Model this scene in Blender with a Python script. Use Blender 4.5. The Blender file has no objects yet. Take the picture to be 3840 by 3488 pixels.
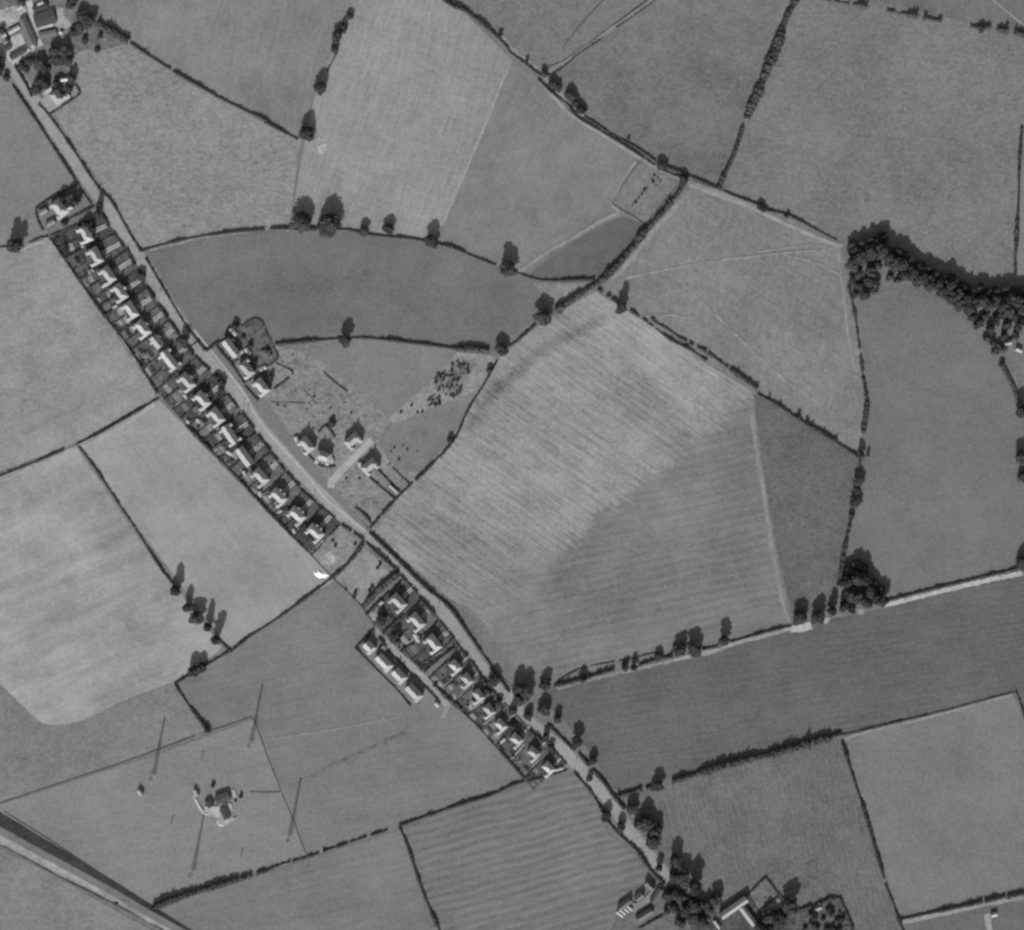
import bpy, bmesh, math, random
from mathutils import Vector, Matrix

random.seed(7)
scene = bpy.context.scene
COL = scene.collection

# ------------------------------------------------------------------ camera, sky, sun, exposure
SUN_EL = math.radians(34.5)
SUN_AZ = math.radians(190.8)            # compass bearing of the sun, clockwise from the top of the map
ALT = 2000.0
SPAN = 768.0                            # metres of ground across the picture

cam_d = bpy.data.cameras.new('camera')
cam = bpy.data.objects.new('camera', cam_d)
COL.objects.link(cam)
cam.location = (0, 0, ALT)
cam.rotation_euler = (0, 0, 0)
cam_d.sensor_width = 36.0
cam_d.sensor_fit = 'HORIZONTAL'
cam_d.lens = 36.0 * ALT / SPAN
cam_d.clip_start = 10.0
cam_d.clip_end = 20000.0
scene.camera = cam

world = bpy.data.worlds.new('World')
scene.world = world
world.use_nodes = True
wn = world.node_tree
wn.nodes.clear()
sky_n = wn.nodes.new('ShaderNodeTexSky')
sky_n.sky_type = 'NISHITA'
sky_n.sun_disc = False
sky_n.sun_elevation = SUN_EL
sky_n.sun_rotation = SUN_AZ
bw_n = wn.nodes.new('ShaderNodeRGBToBW')          # the photograph is on black-and-white film
bg_n = wn.nodes.new('ShaderNodeBackground')
bg_n.inputs['Strength'].default_value = 0.115
out_n = wn.nodes.new('ShaderNodeOutputWorld')
wn.links.new(sky_n.outputs[0], bw_n.inputs[0])
wn.links.new(bw_n.outputs[0], bg_n.inputs['Color'])
wn.links.new(bg_n.outputs[0], out_n.inputs['Surface'])

sun_d = bpy.data.lights.new('sun', 'SUN')
sun_d.energy = 4.0
sun_d.angle = math.radians(0.53)
sun_d.color = (1.0, 1.0, 1.0)
sun = bpy.data.objects.new('sun', sun_d)
COL.objects.link(sun)
to_sun = Vector((math.sin(SUN_AZ) * math.cos(SUN_EL), math.cos(SUN_AZ) * math.cos(SUN_EL), math.sin(SUN_EL)))
sun.rotation_euler = to_sun.to_track_quat('Z', 'Y').to_euler()
sun.location = to_sun * 500

scene.view_settings.view_transform = 'Standard'
scene.view_settings.look = 'None'
scene.view_settings.exposure = 0.3
scene.view_settings.gamma = 1.0
scene.view_settings.use_curve_mapping = False
scene.cycles.max_bounces = 4
scene.cycles.diffuse_bounces = 2
scene.cycles.pixel_filter_type = 'BLACKMAN_HARRIS'
scene.cycles.filter_width = 2.7          # the soft lens and film of the time
scene.cycles.use_denoising = False

# ------------------------------------------------------------------ survey coordinates -> metres
# Positions were read off the aerial photograph as a map: 0.2 m per photograph pixel, origin in the middle.
MPP = 0.2
TILES = dict(A=(0, 0), B=(0, 600), C=(700, 1100), D=(900, 1700), E=(1300, 2100), F=(2000, 2588), G=(900, 0), H=(1850, 0),
             I=(2840, 0), J=(2840, 750), K=(1650, 850), L=(2500, 1550), M=(0, 1850), N=(0, 2588), O=(2840, 1600),
             P=(2840, 2588), Q=(1000, 2588), R=(1900, 2000), S=(0, 1250))
def src(t, x, y):
    if t == 'X':                        # whole-sheet reading
        return (x * 1.90476, y * 1.90476)
    if t == 'V':
        return (x / 5.04, y / 5.04)
    o = TILES[t]
    return (o[0] + x / 2.016, o[1] + y / 2.016)
def W(t, x, y):
    s = src(t, x, y)
    return Vector(((s[0] - 1920.0) * MPP, (1744.0 - s[1]) * MPP))
def WL(spec):
    """'A 100,650 585,1385 / B 10,20' -> list of Vector2"""
    out = []
    for seg in spec.split('/'):
        tk = seg.split()
        for p in tk[1:]:
            x, y = p.split(',')
            out.append(W(tk[0], float(x), float(y)))
    return out

# ------------------------------------------------------------------ materials
ALB = 0.75                              # film value -> reflectance
def lin(v):
    c = v / 255.0
    return c / 12.92 if c <= 0.04045 else ((c + 0.055) / 1.055) ** 2.4
MATS = {}
class NT:
    def __init__(self, name, rough=0.9, spec=0.2):
        self.m = bpy.data.materials.new(name)
        self.m.use_nodes = True
        self.t = self.m.node_tree
        self.b = self.t.nodes['Principled BSDF']
        self.b.inputs['Roughness'].default_value = rough
        self.b.inputs['Specular IOR Level'].default_value = spec
        self.co = None
    def n(self, kind):
        return self.t.nodes.new(kind)
    def link(self, a, b):
        self.t.links.new(a, b)
    def coord(self, which='Object'):
        tc = self.n('ShaderNodeTexCoord')
        return tc.outputs[which]
    def math(self, op, a, b=0.0, clamp=False):
        nd = self.n('ShaderNodeMath'); nd.operation = op; nd.use_clamp = clamp
        for i, v in enumerate((a, b)):
            if isinstance(v, (int, float)): nd.inputs[i].default_value = v
            else: self.link(v, nd.inputs[i])
        return nd.outputs[0]
    def mapping(self, vec, rot=0.0, scale=(1, 1, 1), loc=(0, 0, 0)):
        mp = self.n('ShaderNodeMapping'); mp.vector_type = 'TEXTURE' if False else 'POINT'
        mp.inputs['Rotation'].default_value = (0, 0, rot)
        mp.inputs['Scale'].default_value = scale
        mp.inputs['Location'].default_value = loc
        self.link(vec, mp.inputs['Vector'])
        return mp.outputs[0]
    def noise(self, vec, scale, detail=3.0, rough=0.55, dist=0.0):
        nd = self.n('ShaderNodeTexNoise')
        nd.inputs['Scale'].default_value = scale
        nd.inputs['Detail'].default_value = detail
        nd.inputs['Roughness'].default_value = rough
        nd.inputs['Distortion'].default_value = dist
        self.link(vec, nd.inputs['Vector'])
        return nd.outputs['Fac']
    def grey(self, val):
        cb = self.n('ShaderNodeCombineColor')
        for i in range(3):
            if isinstance(val, (int, float)): cb.inputs[i].default_value = val
            else: self.link(val, cb.inputs[i])
        self.link(cb.outputs[0], self.b.inputs['Base Color'])
    def centred(self, fac, amp):
        return self.math('MULTIPLY', self.math('SUBTRACT', fac, 0.5), 2.0 * amp)

def field_mat(name, v, big=0.07, mid=0.05, fine=0.06, blot=0.0, streak=None, rows=None, seed=0.0, fine_s=0.4, spots=()):
    """v: film value of the crop; streak=(angle, amp, length, width); rows=(angle, period, amp, distort); spots: patches of
    thinner or thicker growth (sheet x, sheet y, radius along, radius across, angle, amp)"""
    k = NT(name)
    k.grey(field_value(k, k.coord(), v, big, mid, fine, blot, streak, rows, seed, fine_s, spots))
    return k.m
def field_value(k, co, v, big=0.07, mid=0.05, fine=0.06, blot=0.0, streak=None, rows=None, seed=0.0, fine_s=0.4, spots=()):
    lo = k.mapping(co, loc=(seed * 37.1, seed * 51.7, 0))
    f = k.math('ADD', 1.0, k.centred(k.noise(lo, 1 / 60.0, 3.0), big * 4.5))
    f = k.math('ADD', f, k.centred(k.noise(k.mapping(lo, loc=(7, 3, 0)), 1 / 21.0, 3.0, 0.55, 0.5), big * 3.2))
    f = k.math('ADD', f, k.centred(k.noise(lo, 1 / 8.0, 6.0, 0.68), mid * 6.0))
    f = k.math('ADD', f, k.centred(k.noise(lo, fine_s, 2.0, 0.6), fine * 7.0))
    blot = blot + 0.02
    if blot:
        b = k.noise(k.mapping(lo, rot=0.5, scale=(1.0, 1.7, 1.0)), 1 / 4.2, 5.0, 0.72, 0.8)
        f = k.math('ADD', f, k.centred(b, blot * 5.0))
    for st in (streak if isinstance(streak, list) else [streak] if streak else []):
        a, amp, ln, wd = st
        mv = k.mapping(lo, rot=-math.radians(a))
        mv2 = k.mapping(mv, scale=(1.0 / ln, 1.0 / wd, 1.0))
        f = k.math('ADD', f, k.centred(k.noise(mv2, 1.0, 3.0, 0.6), amp * 5.0))
    if rows:
        a, per, amp, dist = rows
        mv = k.mapping(lo, rot=-math.radians(a))
        sp = k.n('ShaderNodeSeparateXYZ'); k.link(mv, sp.inputs[0])
        wob = k.centred(k.noise(k.mapping(mv, scale=(1 / 60.0, 1 / 40.0, 1)), 1.0, 2.0), dist * 2.0)
        ph = k.math('ADD', k.math('MULTIPLY', sp.outputs[1], 2 * math.pi / per), wob)
        w = k.math('SINE', ph)
        env = k.noise(k.mapping(mv, scale=(1 / 22.0, 1 / 8.0, 1)), 1.0, 3.0, 0.6)
        env = k.math('MULTIPLY', k.math('SUBTRACT', env, 0.35), 4.0, clamp=True)
        f = k.math('ADD', f, k.math('MULTIPLY', k.math('MULTIPLY', w, env), amp * 1.6))
    for (px, py, ra, rb, ang, amp) in spots:
        c = W('X', px, py)
        mp = k.n('ShaderNodeMapping'); mp.vector_type = 'TEXTURE'
        mp.inputs['Location'].default_value = (c.x, c.y, 0); mp.inputs['Rotation'].default_value = (0, 0, math.radians(ang)); mp.inputs['Scale'].default_value = (ra, rb, 1e6)
        k.link(co, mp.inputs['Vector'])
        ln_ = k.n('ShaderNodeVectorMath'); ln_.operation = 'LENGTH'; k.link(mp.outputs[0], ln_.inputs[0])
        rag = k.math('ADD', ln_.outputs['Value'], k.centred(k.noise(lo, 1 / 14.0, 4.0, 0.6), 0.8))
        mr = k.n('ShaderNodeMapRange'); mr.interpolation_type = 'SMOOTHSTEP'
        mr.inputs['From Min'].default_value = 1.15; mr.inputs['From Max'].default_value = 0.1
        k.link(rag, mr.inputs['Value'])
        f = k.math('ADD', f, k.math('MULTIPLY', mr.outputs[0], amp))
    return k.math('MULTIPLY', k.math('MAXIMUM', f, 0.15), lin(v) * ALB)

def plain_mat(name, refl, rough=0.85, spec=0.25, amp=0.12, scale=0.6, rand=0.0, ribs=0.0):
    if name in MATS: return MATS[name]
    k = NT(name, rough, spec)
    co = k.coord()
    f = k.math('ADD', 1.0, k.centred(k.noise(co, scale, 5.0, 0.65), amp * 2))
    f = k.math('ADD', f, k.centred(k.noise(co, scale * 0.12, 2.0, 0.5), amp * 1.2))
    if rand:
        oi = k.n('ShaderNodeObjectInfo')
        f = k.math('ADD', f, k.centred(oi.outputs['Random'], rand))
    if ribs:
        sp = k.n('ShaderNodeSeparateXYZ'); k.link(co, sp.inputs[0])
        w = k.math('SINE', k.math('MULTIPLY', sp.outputs[2], 2 * math.pi / 0.28))
        f = k.math('ADD', f, k.math('MULTIPLY', w, ribs))
    k.grey(k.math('MULTIPLY', f, refl))
    MATS[name] = k.m
    return k.m

def foliage_mat(name, refl):
    k = NT(name, 0.75, 0.15)
    geo = k.n('ShaderNodeNewGeometry')
    oi = k.n('ShaderNodeObjectInfo')
    f = k.math('ADD', 0.65, k.math('MULTIPLY', geo.outputs['Random Per Island'], 0.7))
    f = k.math('ADD', f, k.centred(oi.outputs['Random'], 0.16))
    k.grey(k.math('MULTIPLY', f, refl))
    return k.m

FOL = foliage_mat('foliage', 0.049)
FOLH = foliage_mat('hedge foliage', 0.055)
FOLS = foliage_mat('scrub foliage', 0.075)
BARK = plain_mat('bark', 0.09, amp=0.3, scale=2.0)
ROOF = plain_mat('roof tiles', 0.315, rough=0.55, spec=0.4, amp=0.09, scale=0.7, rand=0.14, ribs=0.05)
ROOFD = plain_mat('dark slate roof', 0.115, rough=0.6, spec=0.3, amp=0.16, scale=0.5, rand=0.2, ribs=0.05)
ROOFM = plain_mat('weathered sheet roof', 0.19, rough=0.6, spec=0.3, amp=0.14, scale=0.5, rand=0.2, ribs=0.05)
ROOFP = plain_mat('pale sheet roof', 0.27, rough=0.6, spec=0.3, amp=0.12, scale=0.5, rand=0.1, ribs=0.04)
SLATE = plain_mat('black felt roof', 0.05, rough=0.8, spec=0.2, amp=0.2, scale=0.5, rand=0.2)
BRICK = plain_mat('rendered brick wall', 0.26, amp=0.12, scale=1.2)
TIMBER = plain_mat('tarred timber', 0.09, amp=0.2, scale=2.0)
POLE = plain_mat('weathered pole timber', 0.13, amp=0.2, scale=2.0)
STEEL = plain_mat('galvanised steel', 0.22, rough=0.5, spec=0.5, amp=0.1, scale=2.0)
GLASS = plain_mat('window glass', 0.03, rough=0.08, spec=0.8, amp=0.02)
PAINT = plain_mat('white paint', 0.75, rough=0.5, amp=0.04)
DOORM = plain_mat('dark door paint', 0.07, rough=0.5, amp=0.05)
CHIM = plain_mat('chimney brick', 0.19, amp=0.15, scale=3.0)
LIME = plain_mat('lime', 0.86, amp=0.05, scale=0.8)
SPOIL = plain_mat('pale subsoil', 0.34, amp=0.22, scale=0.35)

# ------------------------------------------------------------------ object helpers
def tag(o, label=None, cat=None, group=None, kind=None):
    if label: o['label'] = label
    if cat: o['category'] = cat
    if group: o['group'] = group
    if kind: o['kind'] = kind
    return o
def add_mesh(name, me, parent=None, loc=None):
    o = bpy.data.objects.new(name, me)
    COL.objects.link(o)
    if parent: o.parent = parent
    if loc is not None: o.location = loc
    return o
def empty(name, x, y, z=0.0, rz=0.0):
    o = bpy.data.objects.new(name, None)
    COL.objects.link(o)
    o.location = (x, y, z); o.rotation_euler = (0, 0, rz)
    o.empty_display_size = 0.5
    return o
def mesh_py(name, verts, faces, mats):
    me = bpy.data.meshes.new(name)
    me.from_pydata([tuple(v) for v in verts], [], faces)
    for m in (mats if isinstance(mats, list) else [mats]): me.materials.append(m)
    me.validate()
    return me
class MB:
    def __init__(s): s.v = []; s.f = []; s.mi = []
    def box(s, x0, x1, y0, y1, z0, z1, mi=0):
        b = len(s.v)
        s.v += [(x0, y0, z0), (x1, y0, z0), (x1, y1, z0), (x0, y1, z0), (x0, y0, z1), (x1, y0, z1), (x1, y1, z1), (x0, y1, z1)]
        for q in ((0, 3, 2, 1), (4, 5, 6, 7), (0, 1, 5, 4), (1, 2, 6, 5), (2, 3, 7, 6), (3, 0, 4, 7)):
            s.f.append(tuple(b + i for i in q)); s.mi.append(mi)
    def bar(s, p, q, r, n=6, r2=None, mi=0):
        p = Vector(p); q = Vector(q); d = (q - p)
        if d.length < 1e-6: return
        d.normalize()
        a = d.orthogonal().normalized(); c = d.cross(a)
        r2 = r if r2 is None else r2
        b = len(s.v)
        for k in range(n):
            t = 2 * math.pi * k / n
            s.v.append(tuple(p + (a * math.cos(t) + c * math.sin(t)) * r))
        for k in range(n):
            t = 2 * math.pi * k / n
            s.v.append(tuple(q + (a * math.cos(t) + c * math.sin(t)) * r2))
        for k in range(n):
            s.f.append((b + k, b + (k + 1) % n, b + n + (k + 1) % n, b + n + k)); s.mi.append(mi)
        s.f.append(tuple(b + k for k in reversed(range(n)))); s.mi.append(mi)
        s.f.append(tuple(b + n + k for k in range(n))); s.mi.append(mi)
    def quads(s, verts, faces, mi=0):
        b = len(s.v); s.v += [tuple(v) for v in verts]
        for f in faces: s.f.append(tuple(b + i for i in f)); s.mi.append(mi)
    def mesh(s, name, mats):
        me = mesh_py(name, s.v, s.f, mats)
        if len(me.polygons) == len(s.mi):
            me.polygons.foreach_set('material_index', s.mi)
        return me

ZL = [0.02]
def layer():
    ZL[0] += 0.004
    return ZL[0]
def ragged(pts, step, amp, smooth=False):
    out = resample(pts + [pts[0]], step, smooth)[:-1]
    return [p + Vector((random.uniform(-amp, amp), random.uniform(-amp, amp))) for p in out]
def sheet(name, pts, mat, z=None, label=None, kind='structure', parent=None):
    z = layer() if z is None else z
    if name == 'field': pts = ragged(pts, 5.0, .45)
    elif name in ('bare_patch', 'yard', 'lawn'): pts = ragged(pts, 1.4, .45, True)
    elif name == 'bed': pts = ragged(pts, 1.5, .2)
    elif name == 'dark_headland': pts = ragged(pts, 3.0, .9)
    a = sum(p.x * q.y - q.x * p.y for p, q in zip(pts, pts[1:] + pts[:1]))
    if a < 0: pts = pts[::-1]
    me = mesh_py(name, [(p.x, p.y, z) for p in pts], [tuple(range(len(pts)))], mat)
    o = add_mesh(name, me, parent)
    if not parent: tag(o, label, None, None, kind)
    return o
def resample(pts, step, smooth=True):
    P = [Vector((p.x, p.y)) for p in pts]
    if smooth and len(P) > 2:
        Q = []
        for i in range(len(P) - 1):
            p0 = P[max(i - 1, 0)]; p1 = P[i]; p2 = P[i + 1]; p3 = P[min(i + 2, len(P) - 1)]
            for j in range(8):
                t = j / 8
                Q.append(0.5 * ((2 * p1) + (p2 - p0) * t + (2 * p0 - 5 * p1 + 4 * p2 - p3) * t * t + (3 * p1 - p0 - 3 * p2 + p3) * t ** 3))
        Q.append(P[-1]); P = Q
    out = [P[0]]; acc = 0.0
    for a, b in zip(P, P[1:]):
        L = (b - a).length
        if L < 1e-9: continue
        d = step - acc
        while d <= L:
            out.append(a + (b - a) * (d / L)); d += step
        acc = L - (d - step)
    if (out[-1] - P[-1]).length > step * 0.3: out.append(P[-1])
    return out
def normals(P):
    N = []
    for i in range(len(P)):
        d = P[min(i + 1, len(P) - 1)] - P[max(i - 1, 0)]
        d.normalize(); N.append(Vector((-d.y, d.x)))
    return N
def strip(name, pts, width, mat, z=None, label=None, off=0.0, jitter=0.0, step=4.0, parent=None, taper=None):
    z = layer() if z is None else z
    P = resample(pts, step); N = normals(P)
    v = []; f = []
    for i, (p, n) in enumerate(zip(P, N)):
        w = width if taper is None else width + (taper - width) * i / max(1, len(P) - 1)
        a = p + n * (off + w / 2 + random.uniform(-jitter, jitter)); b = p + n * (off - w / 2 + random.uniform(-jitter, jitter))
        v += [(b.x, b.y, z), (a.x, a.y, z)]
    for i in range(len(P) - 1): f.append((2 * i, 2 * i + 2, 2 * i + 3, 2 * i + 1))
    o = add_mesh(name, mesh_py(name, v, f, mat), parent)
    if not parent: tag(o, label, None, None, 'structure')
    return o

# ------------------------------------------------------------------ ground and fields
gm = field_mat('ground grass', 120, 0.05, 0.06, 0.06)
sheet('ground', [Vector((-6000, -6000)), Vector((6000, -6000)), Vector((6000, 6000)), Vector((-6000, 6000))], gm, z=0.0)

BANDP = WL('K 1270,640 1120,750 960,825 840,890 720,970 620,1065 530,1150 430,1240 350,1340 290,1430 220,1540 150,1650')
BAND = []
for q in range(1, len(BANDP) - 1):
    dd = BANDP[q + 1] - BANDP[q - 1]
    BAND.append(((BANDP[q].x / MPP + 1920) / 1.90476, (1744 - BANDP[q].y / MPP) / 1.90476, 18, 7.5, math.degrees(math.atan2(dd.y, dd.x)), -.17))
FIELDS = [
 # label, polygon, material arguments
 ('rough pasture in the bend of the road beside the village', 'X 50,165 105,215 120,160 140,105 180,85 245,85 420,190 600,272 585,300 572,457 520,452 280,496 215,400 130,285',
  dict(v=138, big=.05, mid=.06, fine=.06, blot=.10, streak=(20, .05, 9, 1.6))),
 ('smooth pasture above the hedge from the village', 'X 120,-60 190,45 245,85 420,190 587,275 600,240 625,170 690,20 705,-60',
  dict(v=131, big=.06, mid=.03, fine=.05, streak=(78, .04, 30, 3), spots=((540, 200, 50, 25, -28, -.14),))),
 ('pale ley field with upright drill streaks', 'X 690,-60 690,20 625,170 600,275 572,457 660,457 760,462 850,477 874,437 1010,120 920,30 850,-60',
  dict(v=145, big=.05, mid=.03, fine=.045, streak=[(71, .07, 30, 1.8), (-20, .04, 30, 2.2)])),
 ('grey field between the pale ley and the lane', 'X 1010,122 1060,155 1130,225 1255,310 1208,400 1030,540 985,522 860,482 874,437',
  dict(v=126, big=.07, mid=.04, fine=.045, streak=(65, .03, 40, 3))),
 ('dark lens-shaped paddock above the thick hedge', 'X 1035,545 1130,475 1220,425 1275,441 1190,545 1100,550',
  dict(v=103, big=.06, mid=.05, fine=.04)),
 ('fenced allotment by the lane', 'X 1262,318 1345,360 1275,440 1208,400', dict(v=123, big=.04, mid=.08, fine=.07, blot=.05)),
 ('triangular pasture between the two lanes', 'X 855,-60 930,20 985,70 1060,145 1090,135 1300,-10 1340,-60',
  dict(v=122, big=.05, mid=.06, fine=.06, blot=.05)),
 ('mottled pasture between lane and tall hedge belt', 'X 1075,150 1100,140 1310,-10 1350,-60 1570,-60 1545,40 1470,230 1418,360 1340,345 1250,290 1150,215',
  dict(v=115, big=.08, mid=.06, fine=.06, blot=.06)),
 ('arable strip at the top edge', 'X 1600,-60 2080,-60 2080,70 1960,55 1700,0', dict(v=112, big=.05, mid=.05, fine=.05, streak=(84, .06, 20, 2))),
 ('wide mottled pasture beyond the hedge belt', 'X 1560,-60 1600,-10 1700,0 1760,10 1840,30 1960,58 2080,78 2080,560 2000,548 1950,550 1870,530 1750,440 1660,482 1550,420 1418,362',
  dict(v=121, big=.06, mid=.05, fine=.065, blot=.07, streak=(-10, .03, 50, 2))),
 ('pale grass strip by the upper edge', 'X 2000,250 2080,230 2080,560 1998,548', dict(v=126, big=.04, mid=.05, fine=.05)),
 ('five-sided stubble field above the central plough', 'X 1350,372 1420,380 1550,430 1655,485 1672,560 1690,640 1705,760 1695,890 1500,780 1350,690 1240,610 1190,560 1260,480',
  dict(v=128, big=.06, mid=.06, fine=.055, streak=[(80, .05, 14, 2), (-33, .05, 40, 2)])),
 ('smooth meadow below the wood', 'X 1690,590 1780,560 1870,590 1940,670 1980,740 2010,800 2080,900 2080,1120 1745,1187 1660,1100 1690,920 1705,760',
  dict(v=116, big=.05, mid=.03, fine=.05)),
 ('paddock by the picture edge below the wood', 'X 1985,700 2080,660 2080,900 2008,830', dict(v=118, big=.05, mid=.09, fine=.06, blot=.08)),
 ('dark wedge of root crop', 'X 1482,775 1600,842 1695,900 1660,1090 1640,1200 1560,1215 1510,1000', dict(v=104, big=.07, mid=.07, fine=.08, blot=.03)),
 ('dark arable field below the white farm track', 'X 1090,1350 1300,1302 1560,1237 1745,1197 2080,1112 2080,1350 1990,1367 1650,1447 1220,1565 1130,1440 1060,1370',
  dict(v=101, big=.06, mid=.04, fine=.06, streak=(9, .05, 40, 1.8), rows=(9, 4.5, .035, 1.5))),
 ('striped field above the farm', 'X 1220,1570 1650,1452 1770,1830 1790,1900 1480,1900 1440,1800 1310,1720 1260,1600',
  dict(v=109, big=.06, mid=.05, fine=.07, streak=(-77, .08, 12, 1.3), rows=(-77, 3.6, .05, 2))),
 ('smooth grey meadow at the lower edge', 'X 1657,1450 1995,1366 2080,1590 2080,1745 1775,1811', dict(v=122, big=.06, mid=.03, fine=.05)),
 ('dark corner field', 'X 2000,1366 2080,1346 2080,1590', dict(v=104)),
 ('dark plot behind the last hedge', 'X 1775,1816 2080,1752 2080,1900 1790,1900', dict(v=105, mid=.04)),
 ('dark meadow between the two curving hedges', 'X 282,500 400,470 520,456 700,457 860,487 985,527 1060,549 1170,553 1060,610 985,690 900,688 700,665 545,680 500,630 404,692',
  dict(v=113, big=.06, mid=.03, fine=.05, spots=((560, 590, 70, 30, 0, -.1), (850, 520, 70, 20, -5, .08)))),
 ('pale rushy corner under the thick hedge', 'X 1047,557 1175,557 1095,602 1070,585', dict(v=130, mid=.08)),
 ('grey paddock behind the new houses', 'X 600,690 690,668 800,672 905,690 860,740 770,825 690,760', dict(v=127, big=.05, mid=.03, fine=.045)),
 ('pale rough scrubland strip', 'X 903,690 978,700 962,762 890,800 770,835 762,826 860,740', dict(v=142, mid=.10, fine=.08, blot=.14, spots=((905, 727, 11, 8, 20, -.4), (884, 757, 12, 11, 0, -.36), (860, 790, 8, 6, 0, -.25)))),
 ('small paddock beside the boundary hedge', 'X 942,765 888,862 830,930 775,935 745,880 770,835 880,795', dict(v=124, mid=.05, fine=.05)),
 ('rough building land among the new houses', 'X 404,694 545,682 600,690 700,765 770,828 742,872 778,925 830,930 800,965 737,1045 640,960 510,810',
  dict(v=132, big=.05, mid=.11, fine=.08, blot=.14)),
 ('grass field by the road at the picture edge', 'X -60,20 -10,90 20,160 155,365 75,410 100,470 -60,492', dict(v=130, big=.04, mid=.04, fine=.045)),
 ('pale stubble field behind the long row', 'X -60,490 100,472 210,630 310,780 150,872 -60,952', dict(v=143, big=.08, mid=.04, fine=.055, streak=(25, .03, 40, 4), blot=.03)),
 ('pale smooth field between two hedges', 'X 155,875 312,785 480,960 660,1142 450,1275 330,1130', dict(v=151, big=.06, mid=.03, fine=.035, streak=(-52, .02, 90, 4), spots=((190, 900, 30, 60, -40, .08),))),
 ('rough grass around the pale crop', 'X -60,950 150,875 450,1277 345,1345 405,1438 270,1490 -60,1600', dict(v=125, big=.05, mid=.06, fine=.06, blot=.05)),
 ('palest crop field with diagonal streaks', 'X -60,955 150,880 300,1100 440,1275 350,1338 240,1380 165,1418 120,1428 82,1425 30,1375 -60,1290',
  dict(v=153, big=.07, mid=.04, fine=.04, streak=[(24, .07, 70, 9), (24, .025, 25, 1.6)], spots=((210, 1050, 60, 30, -50, -.11), (60, 1030, 60, 18, 24, .10), (150, 1330, 70, 25, 20, .05)))),
 ('grey field below the middle gap in the row', 'X 660,1145 720,1200 860,1345 1035,1530 790,1626 605,1690 500,1415 405,1440 350,1345 450,1279',
  dict(v=123, big=.06, mid=.03, fine=.045, streak=(12, .03, 60, 2.5))),
 ('level meadow with the four masts', 'X -60,1603 0,1583 310,1485 500,1415 555,1560 605,1690 300,1780 150,1690 20,1610 -60,1640', dict(v=132, big=.04, mid=.03, fine=.045, streak=(15, .03, 40, 1.6))),
 ('grey field below the long bottom hedge', 'X 300,1787 605,1692 790,1632 870,1900 440,1900', dict(v=122, big=.06, mid=.03, fine=.045, streak=(14, .05, 60, 3))),
 ('ridged field beside the lower road', 'X 790,1632 1040,1537 1130,1512 1200,1640 1300,1722 1200,1810 1180,1900 870,1900',
  dict(v=117, big=.05, mid=.03, fine=.045, streak=(14, .05, 40, 1.6), rows=(15, 6.3, .115, 2.8))),
 ('rough grass beyond the railway bank', 'X -60,1640 100,1720 420,1900 -60,1900', dict(v=128, mid=.06, fine=.06, blot=.06)),
 ('rough ground about the farm', 'X 1180,1900 1215,1800 1300,1722 1330,1740 1440,1800 1600,1690 1640,1750 1780,1900', dict(v=108, mid=.09, fine=.07, blot=.10)),
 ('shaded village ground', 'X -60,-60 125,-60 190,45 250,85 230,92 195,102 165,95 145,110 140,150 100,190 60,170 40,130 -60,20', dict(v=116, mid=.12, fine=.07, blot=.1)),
 ('overgrown waste plot beside the last house of the long row', 'D 740,520 840,590 940,670 900,760 700,940 520,740', dict(v=137, mid=.12, fine=.07, blot=.14)),
 ('bare pale plot beside the thick garden hedge', 'D 950,690 1060,790 1190,910 930,1150 710,950', dict(v=143, mid=.09, fine=.06, blot=.07, big=.09)),
]
def central_mat():
    k = NT('central crop')
    co = k.coord()
    a = field_value(k, co, v=143, big=.08, mid=.05, fine=.06, seed=77, streak=[(-35, .09, 26, 1.4), (-35, .05, 60, 4)], rows=(-35, 5.0, .05, 1.0),
                    spots=((1260, 690, 75, 30, -33, .2), (1010, 950, 60, 30, 45, .12), (880, 1090, 60, 30, -40, -.14), (1200, 880, 50, 35, 0, -.06), (1330, 830, 40, 20, -35, -.06)) + tuple(BAND))
    b = field_value(k, co, v=122, big=.08, mid=.04, fine=.05, seed=72, streak=[(12, .05, 40, 1.6)], rows=(12, 6.4, .06, 1.2),
                    spots=((1140, 1110, 45, 18, 40, -.14), (1330, 990, 60, 30, 30, .08), (1030, 1230, 50, 30, -40, .08), (1450, 1000, 25, 70, 10, -.08)))
    p = W('X', 1080, 1098); q = W('X', 1475, 785)
    ang = math.atan2((q - p).y, (q - p).x)
    mp = k.n('ShaderNodeMapping'); mp.vector_type = 'TEXTURE'
    mp.inputs['Location'].default_value = (p.x, p.y, 0); mp.inputs['Rotation'].default_value = (0, 0, ang)
    k.link(co, mp.inputs['Vector'])
    sp = k.n('ShaderNodeSeparateXYZ'); k.link(mp.outputs[0], sp.inputs[0])
    d = k.math('ADD', sp.outputs[1], k.centred(k.noise(co, 1 / 16.0, 5.0, 0.65), 14.0))
    d = k.math('ADD', d, k.centred(k.noise(k.mapping(k.mapping(co, rot=math.radians(35)), scale=(1 / 26.0, 1 / 2.2, 1)), 1.0, 2.0), 16.0))
    # the crop edge is firm in the middle and washes out towards the road
    soft = k.n('ShaderNodeMapRange'); soft.inputs['From Min'].default_value = -70; soft.inputs['From Max'].default_value = 20
    soft.inputs['To Min'].default_value = 34; soft.inputs['To Max'].default_value = 4.0
    k.link(sp.outputs[0], soft.inputs['Value'])
    t = k.math('ADD', k.math('MULTIPLY', k.math('DIVIDE', d, soft.outputs[0]), 0.5), 0.5, clamp=True)
    k.grey(k.math('ADD', k.math('MULTIPLY', a, t), k.math('MULTIPLY', b, k.math('SUBTRACT', 1.0, t))))
    return k.m
for i, (lab, poly, kw) in enumerate(FIELDS):
    sheet('field', WL(poly), field_mat('field %02d' % i, seed=i + 1.0, **kw), label=lab)

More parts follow.
